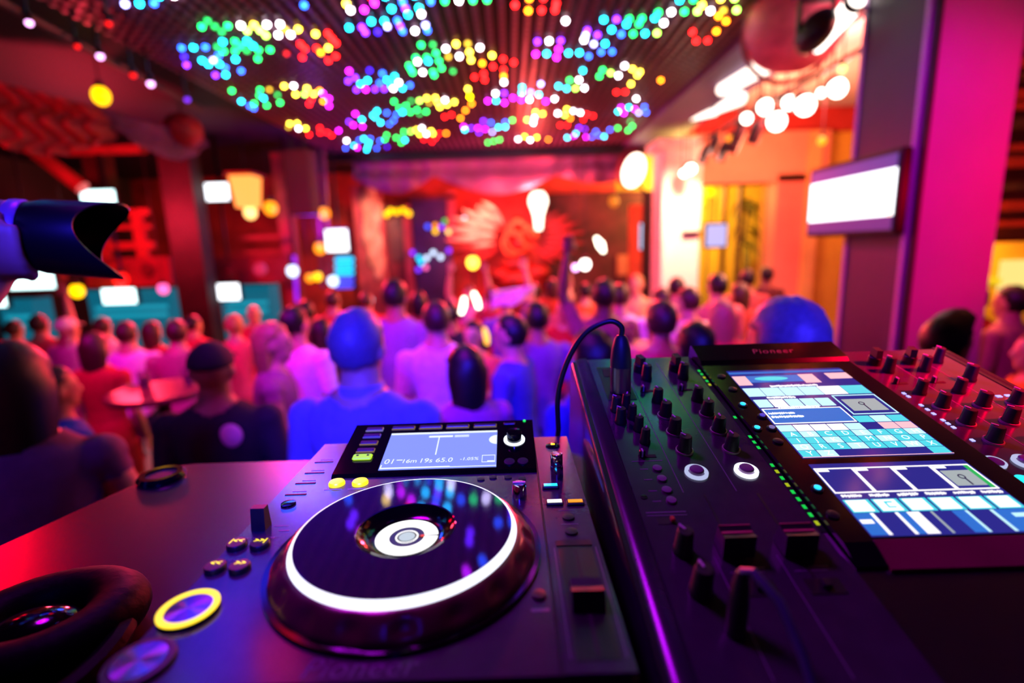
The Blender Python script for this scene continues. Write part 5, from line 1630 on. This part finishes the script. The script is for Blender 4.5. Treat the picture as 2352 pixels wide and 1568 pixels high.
def person(u, v, y, yaw, pose, shirt, hair, hcol, label, skin=0, trs=0, squash=1.0, bounds=(.84, 1.10)):
    """head top at pixel (u, v) when standing at depth y; yaw 0 faces away from the booth"""
    p = at_y(u, v, y)
    s = min(bounds[1], max(bounds[0], p.z / 1.765))
    yr = math.radians(yaw)
    t = thing('person', label, 'person', (p.x, y, 0.0), (0, 0, yr), 'crowd on the dance floor')
    t.scale = (s * squash, s * squash, s)
    me, parts, hy = POSES[pose]
    if not me.materials:
        me.materials.append(M_skin[0])
    b = obj('body', me, M_skin[0], t)
    b.material_slots[0].link = 'OBJECT'
    b.material_slots[0].material = M_skin[skin]
    for nm, m in (('shirt', cloth_mat(shirt)), ('trousers', M_trs[trs]), ('shoes', M_shoe)):
        if nm not in parts:
            continue
        pm_ = parts[nm]
        if not pm_.materials:
            pm_.materials.append(m)
        o = obj(nm if not (nm == 'shirt' and pose.startswith('w_') and pose != 'w_front') else 'dress', pm_, m, t)
        o.material_slots[0].link = 'OBJECT'
        o.material_slots[0].material = m
    if hair != 'bald':
        hm = HAIR[hair]
        if not hm.materials:
            hm.materials.append(M_hair['black'])
        o = obj('cap' if hair == 'cap' else 'hair', hm, M_hair['black'], t, (0, hy, 0))
        o.material_slots[0].link = 'OBJECT'
        o.material_slots[0].material = M_hair[hcol] if hair != 'cap' else cloth_mat(hcol)
    if abs(yaw) > 60:
        for sx in (-1, 1):
            obj('eye', EYE, M_eye, t, (sx * .031, hy + .089, 1.648))
        obj('mouth', MOUTH, M_lip, t, (0, hy + .097, 1.588))
    return t


# near ones first: (u, v of head top, depth, yaw, pose, shirt, hair, hair colour, label, skin, trousers)
CROWD = [
    (815, 708, 1.40, -8, 'down', '#7a78b0', 'short', 'grey', 'man in a collared shirt, his head lit blue, right behind the player', 0, 0),
    (1812, 682, 1.02, 10, 'down', '#8080a0', 'short', 'grey', 'man with a broad blue-lit head right behind the mixer', 0, 0),
    (478, 782, 1.75, 12, 'down', '#1a1820', 'cap', '#18141c', 'person in a dark cap and black shirt with a pale patch', 1, 1),
    (-6, 790, 1.12, 25, 'w_front', '#6a3a70', 'long', 'black', 'long-haired person in a purple top at the left picture edge', 0, 1),
    (112, 842, 1.95, -30, 'down', '#2848b0', 'short', 'black', 'person in a blue top at the left edge of the crowd', 1, 0),
    (1000, 690, 2.75, 12, 'down', '#e0d0e8', 'short', 'brown', 'man in a white T-shirt behind the player screen', 0, 0),
    (1186, 722, 2.50, 70, 'front', '#4048a0', 'short', 'black', 'man in a blue T-shirt turned sideways behind the player', 0, 0),
    (1072, 796, 1.85, 30, 'w_front', '#a04890', 'long', 'black', 'woman with long black hair leaning in the middle of the crowd', 0, 1),
    (1598, 738, 1.95, 10, 'down', '#20203a', 'short', 'black', 'dark-haired person between the mixer knobs and the screen bezel', 1, 1),
    (2182, 724, 1.80, -75, 'down', '#5a3050', 'pomp', 'black', 'man with a tall dark quiff in front of the pillar', 0, 1),
    (2330, 655, 3.1, 20, 'down', '#c08070', 'short', 'black', 'man standing before the yellow kiosk', 0, 0),
    (2392, 760, 2.20, 60, 'down', '#f0a020', 'short', 'brown', 'person in an orange shirt at the right picture edge', 0, 0),
    (2246, 655, 3.6, -60, 'down', '#a02028', 'short', 'black', 'person in dark red at the edge of the pillar', 1, 0),
    (212, 764, 3.15, 0, 'w_down', '#b01c20', 'long', 'brown', 'woman in a bright red dress at the left of the crowd', 0, 0),
    (285, 738, 3.75, 15, 'down', '#f0d0f0', 'short', 'brown', 'man in a long pale magenta shirt beside the red dress', 0, 0),
    (605, 742, 2.45, -70, 'w_front', '#9a5a78', 'long', 'blond', 'blond woman turned sideways in front of the white T-shirt', 0, 2),
    (672, 702, 2.95, -15, 'down', '#f0e0f0', 'short', 'black', 'man in a white T-shirt beside the blond woman', 0, 0),
    (905, 640, 3.35, -10, 'down', '#9070a0', 'short', 'black', 'tall man in a mauve T-shirt behind the blue-lit head', 1, 0),
    (1232, 692, 3.05, 10, 'down', '#7a5090', 'short', 'black', 'dark-haired man in a purple T-shirt behind the sideways man', 1, 0),
    (1298, 682, 4.0, 160, 'down', '#c02020', 'bald', 'black', 'bald man in a red shirt facing the booth', 0, 0),
    (1300, 655, 4.6, 170, 'down', '#e08060', 'bald', 'black', 'bald man in a peach shirt behind the man in red', 0, 2),
    (1388, 640, 3.35, 5, 'left_up', '#8a4a5a', 'short', 'black', 'dark man in a plum shirt with one arm raised', 2, 0),
    (1360, 762, 1.85, 30, 'down', '#3030a0', 'curly', 'black', 'person with curly hair right of the microphone cable', 1, 1),
    (1425, 650, 3.95, -20, 'down', '#f0d8e0', 'short', 'brown', 'man in a white shirt next to the dark man in plum', 0, 0),
    (1462, 630, 5.5, 150, 'w_down', '#f0c080', 'short', 'blond', 'woman in a pale yellow top left of the white column', 0, 0),
    (1520, 660, 4.3, 10, 'down', '#e06050', 'short', 'brown', 'person in a coral shirt before the white column', 0, 0),
    (1556, 636, 4.8, -10, 'front', '#f0c0b0', 'short', 'black', 'man with dark hair in front of the white column', 0, 2),
    (1600, 660, 3.6, 30, 'reach', '#f0d8c0', 'short', 'brown', 'man in a cream shirt reaching a hand to the left', 0, 0),
    (1655, 628, 4.25, 10, 'front', '#d07070', 'short', 'black', 'tall man in a salmon shirt inside the doorway', 0, 0),
    (1662, 690, 3.0, 0, 'w_front', '#e05038', 'long', 'blond', 'woman with orange-lit long hair left of the blue-lit head', 0, 1),
    (1718, 618, 5.5, -15, 'down', '#c06058', 'short', 'black', 'man with dark hair at the doorway jamb', 0, 0),
    (1700, 650, 4.75, 20, 'w_down', '#a03030', 'long', 'brown', 'woman in dark red inside the doorway', 1, 0),
    (1762, 612, 6.4, 0, 'down', '#603030', 'short', 'black', 'man in brown beside the coral door jamb', 1, 0),
    (1524, 690, 2.40, 0, 'w_front', '#d05060', 'short', 'brown', 'short-haired woman beside the small table', 0, 2),
    (85, 722, 4.6, 10, 'right_up', '#d04858', 'short', 'brown', 'person in a rose shirt with one arm raised at the left', 0, 0),
    (150, 728, 4.2, -10, 'down', '#e0a8b8', 'cap', '#f0e0d0', 'man in a white cap and a pale pink shirt', 0, 2),
    (232, 728, 4.7, 10, 'down', '#fff0d8', 'short', 'brown', 'man in a glaring white shirt behind the magenta shirt', 0, 2),
    (345, 738, 4.3, 0, 'w_down', '#c02838', 'long', 'brown', 'woman in a crimson dress in front of the wide teal bar', 0, 0),
    (398, 735, 3.55, 20, 'front', '#a85870', 'short', 'brown', 'man in a pink shirt beside the wide dark post', 0, 0),
    (440, 724, 4.8, -20, 'down', '#d83848', 'short', 'black', 'person in a scarlet shirt behind the dark cap', 0, 0),
    (535, 722, 4.2, 15, 'w_down', '#e05060', 'short', 'blond', 'woman in a coral dress under the narrow teal bar', 0, 0),
    (580, 700, 5.4, -160, 'down', '#c83050', 'bald', 'black', 'bald man in a crimson shirt by the narrow teal bar', 0, 0),
    (700, 690, 4.3, 10, 'down', '#601828', 'short', 'black', 'person in dark crimson left of the blue-lit head', 1, 1),
    (760, 668, 5.2, 0, 'front', '#d02838', 'short', 'brown', 'person in a red shirt under the cyan light ladder', 0, 0),
    (735, 730, 3.55, 20, 'w_down', '#300c18', 'long', 'black', 'woman in black right of the second white T-shirt', 1, 1),
    (840, 672, 5.6, -10, 'down', '#e83838', 'short', 'brown', 'person in a bright red shirt below the tall pale panel', 0, 0),
    (960, 668, 5.2, 10, 'w_down', '#802030', 'long', 'black', 'woman in maroon behind the white T-shirt', 0, 1),
    (1032, 690, 3.85, 0, 'down', '#181428', 'short', 'black', 'dark-haired person in navy left of the raised white cloth', 1, 1),
    (1090, 735, 3.35, 160, 'w_front', '#e07050', 'long', 'black', 'woman facing the booth between the two blue shirts', 0, 1),
    (1078, 655, 6.0, 180, 'both_up', '#e0a0b0', 'short', 'black', 'dancer with both arms raised below the yellow torch', 0, 1),
    (1130, 660, 5.6, 0, 'down', '#b02030', 'short', 'black', 'person in crimson at the foot of the sculpture', 1, 1),
    (1160, 665, 4.6, 10, 'right_up', '#7a58b0', 'short', 'brown', 'man in a violet shirt holding up a white cloth', 0, 0),
    (1225, 652, 6.2, -10, 'down', '#802020', 'curly', 'black', 'curly-haired person right of the raised white cloth', 1, 1),
    (1268, 640, 6.6, 0, 'w_up', '#c04020', 'long', 'brown', 'woman with a raised arm under the red feathers', 0, 1),
    (1345, 650, 5.8, 0, 'left_up', '#e07030', 'short', 'black', 'person in orange raising an arm to the held light', 0, 1),
    (28, 735, 4.9, 0, 'down', '#c02838', 'short', 'brown', 'person in crimson at the far left below the monitor', 0, 0),
]
for c in CROWD:
    pr = person(*c)
    if 'pale patch' in c[8]:
        obj('printed_patch', MB().ell((.070, -.104, 1.385), (.045, .014, .050), 14, 10), cloth_mat('#ffb8b8'), pr)
    if 'collared' in c[8]:
        obj('collar', MB().lathe([(.068, 1.492), (.076, 1.500), (.070, 1.530), (.064, 1.528)], 24), cloth_mat('#8a88c0'), pr)


def blob(mb, p, r):
    mb.ell(p, r, 12, 8)


# things held up over the crowd
hc = at_y(1178, 684, 4.35)
cl_ = thing('white_cloth', 'white cloth held up over the middle of the crowd', 'cloth', hc)
nx, nz = 16, 8
vs, fs = [], []
for a in range(nx + 1):
    for b in range(nz + 1):
        s, t = a / nx, b / nz
        vs.append((-.20 + .40 * s, .05 * math.sin(5 * s + 2 * t), .05 + .05 * s - .15 * t * (1 - .55 * s * s) + .015 * math.sin(9 * s)))
for a in range(nx):
    for b in range(nz):
        i = a * (nz + 1) + b
        fs.append((i, i + nz + 1, i + nz + 2, i + 1))
o = obj('sheet', MB().add(vs, fs), cloth_mat('#fff0e8'), cl_)
md = o.modifiers.new('thickness', 'SOLIDIFY')
md.thickness = .012
obj('hem', MB().tube([(-.2, 0, .05), (0, .01, .08), (.2, .03, .10)], .010, 6), cloth_mat('#fff0e8'), cl_)
for u, v, y, ang, lab in ((1378, 562, 3.45, -.5, 'bright phone light held up above the dark man in plum'), (1063, 702, 3.0, .25, 'glowing light stick left of the dancing pair'), (1094, 690, 3.0, -.3, 'glowing light stick right of its twin'), (1116, 772, 2.9, -.15, 'curved orange light stick in the middle of the crowd')):
    t = thing('held_light', lab, 'light', at_y(u, v, y), (0, ang, 0))
    k = y / 3.0
    big = u == 1378
    g = glow('held_white', '#fff4d8', 6.0, True) if u != 1116 else glow('held_orange', '#ffb040', 2.2)
    obj('glow_rod', MB().tube([(0, 0, -.045 * k), (0.004, 0, 0), (0, 0, .045 * k)], [.016, .020 if not big else .03, .016], 10, round_ends=True), g, t)
    obj('grip', MB().tube([(0, 0, -.085 * k), (0, 0, -.055 * k)], .012, 8), M_steel, t)
# small tables among the crowd
for u, v, y, r, lab, m in ((372, 893, 2.85, .30, 'round dark bar table behind the dark cap', mat('table_maroon', '#6a2030', .3, vary=.2)), (1478, 790, 2.95, .17, 'small pale table right of the microphone plug', mat('table_peach', '#f0b090', .4, vary=.1))):
    p = at_y(u, v, y)
    t = thing('bar_table', lab, 'table', (p.x, y, 0))
    obj('table_top', MB().lathe([(0, p.z - .04), (r * .96, p.z - .04), (r, p.z - .02), (r * .98, p.z), (0, p.z)], 32), m, t)
    obj('pedestal', MB().lathe([(.20, 0), (.20, .02), (.04, .05), (.035, p.z - .05)], 20), M_steel, t)
    for q in range(2):
        a = 2.2 * q + .6
        g_ = thing('drinking_glass', ('right-hand glass with a pink drink on the %s', 'left-hand glass with a pink drink on the %s')[q] % ('round dark bar table' if u < 600 else 'small pale table'), 'glass', (p.x + .5 * r * math.cos(a), y + .5 * r * math.sin(a), p.z))
        obj('tumbler', MB().lathe([(0, 0), (.028, 0), (.035, .11), (.032, .11), (.026, .006), (0, .006)], 18), mat('glass_clear', '#f0d0e0', .05, vary=0, trans=.9), g_)
        obj('drink', MB().lathe([(0, .007), (.0255, .007), (.030, .075), (0, .075)], 18), mat('drink_pink', '#d02060', .2, vary=0), g_)

# photographer's camera lens and hand at the left edge
ly = .50
lc0 = at_y(-28, 535, ly)
axis = Vector((.90, .36, -.10)).normalized()
ph = thing('camera_lens', 'camera lens with a petal hood pointing in from the left edge', 'camera', lc0)
ph.scale = (1.32, 1.32, 1.32)
M_lens = mat('lens_black', '#07060a', .32, vary=.1, spec=.35)
obj('barrel', MB().lathe([(.030, -.05), (.034, -.04), (.034, .002), (.0365, .004), (.0365, .022), (.034, .024)], 36, axis=axis), mat('lens_grey_mauve', '#7a5a70', .4, vary=.1), ph)
obj('focus_ring', MB().lathe([(.0372, .022), (.0385, .024), (.0385, .034), (.0372, .036)], 48, axis=axis, mod=lambda a, z: 1 + .012 * (int(a * 24 / PI) % 2)), mat('focus_ring_lilac', '#a080b0', .35, .3, vary=.05), ph)
hood = MB()
n = 48
vs, fs = [], []
q = Vector((0, 0, 1)).rotation_difference(axis)
for i in range(n):
    a = 2 * PI * i / n
    ln_ = .105 + .018 * math.cos(2 * a)
    for k, (r, z) in enumerate(((.037, .036), (.041, .050), (.0445, ln_), (.0425, ln_), (.038, .050), (.035, .037))):
        vs.append(q @ Vector((r * math.cos(a), r * math.sin(a), z)))
for i in range(n):
    j = (i + 1) % n
    for k in range(6):
        l = (k + 1) % 6
        fs.append((i * 6 + k, j * 6 + k, j * 6 + l, i * 6 + l))
obj('hood', MB().add(vs, fs), M_lens, ph)
obj('front_glass', MB().lathe([(0, .046), (.02, .045), (.035, .040)][::-1], 32, axis=axis), M_black, ph)
obj('camera_body', MB().box(-.07, .07, -.045, .0, -.055, .055, ch=.012).xform(Matrix.Translation(axis * -.045) @ axis.to_track_quat('Y', 'Z').to_matrix().to_4x4()), M_lens, ph)
# the hand under the lens, fingers round the barrel, with the forearm going down out of frame
wrist = lc0 + Vector((-.035, -.015, -.105))
hd = thing('person', 'photographer at the left edge, hand cradling the camera lens', 'person', (wrist.x - .42, wrist.y - .28, 0.0))
off = Vector(hd.location)
mb = MB()
mb.ell(lc0 + axis * .012 + Vector((-.004, 0, -.046)) - off, (.044, .040, .020), 14, 10)
mb.tube([wrist - off, lc0 + Vector((-.012, 0, -.058)) - off], [.027, .030], 12, round_ends=True)
mb.tube([wrist - off, wrist + Vector((-.10, -.07, -.10)) - off, wrist + Vector((-.22, -.12, -.20)) - off], [.027, .036, .046], 12, round_ends=True)
bx = q @ Vector((1, 0, 0))
byv = q @ Vector((0, 1, 0))
for k in range(4):
    zc_ = .006 + .019 * k - .012
    pts = []
    rr_ = .058
    for i in range(6):
        a = -PI / 2 + (.25 + i * .36) * (1 if True else -1)
        d_ = Vector((0, -1, 0)) * math.cos(a) * 0
        # round the near side of the barrel
        up_ = Vector((0, 0, 1)) - axis * axis.z
        up_.normalize()
        sd_ = axis.cross(up_)
        pts.append(lc0 + axis * zc_ + (sd_ * math.cos(a) + up_ * math.sin(a)) * rr_ - off)
    mb.tube(pts[:(5, 6, 6, 5)[k]], [.0105, .0105, .010, .0095, .009, .008][:(5, 6, 6, 5)[k]], 8, round_ends=True)
pts = [lc0 + axis * -.008 + (-sd_ * math.cos(a) + up_ * math.sin(a)) * .058 - off for a in [-PI / 2 + .3 + i * .35 for i in range(4)]]
mb.tube(pts, [.013, .0125, .0115, .009], 8, round_ends=True)
# upper arm, trunk, head and legs of the photographer stand outside the picture
sh0 = Vector((-.06, .0, 1.44))
mb.tube([wrist + Vector((-.22, -.12, -.20)) - off, Vector((-.02, .02, 1.42))], [.046, .058], 12, round_ends=True)
for (c, r) in (((-.22, 0, 1.30), (.20, .12, .22)), ((-.22, 0, 1.05), (.17, .11, .26)), ((-.22, 0, .90), (.18, .12, .14)), ((-.22, .02, 1.70), (.078, .098, .12)), ((-.22, .0, 1.52), (.058, .058, .10))):
    mb.ell(c, r, 16, 12)
for s in (-1, 1):
    mb.tube([(-.22 + s * .09, 0, .88), (-.22 + s * .1, .02, .48), (-.22 + s * .1, 0, .07)], [.09, .06, .04], 12, round_ends=True)
    mb.tube([(-.22 + s * .1, -.04, .045), (-.22 + s * .11, .16, .035)], [.04, .03], 10, round_ends=True)
mb.tube([(-.40, 0, 1.42), (-.46, .05, 1.15), (-.36, .22, 1.25)], [.058, .045, .03], 10, round_ends=True)
o = obj('body', mb, M_skin[0], hd)
md = o.modifiers.new('grow', 'REMESH')
md.mode = 'VOXEL'
md.voxel_size = .006
md.use_smooth_shade = True
sm_ = o.modifiers.new('soften', 'SMOOTH')
sm_.iterations = 3
obj('shirt', MB().ell((-.22, 0, 1.20), (.225, .150, .34), 20, 14), cloth_mat('#201420'), hd)
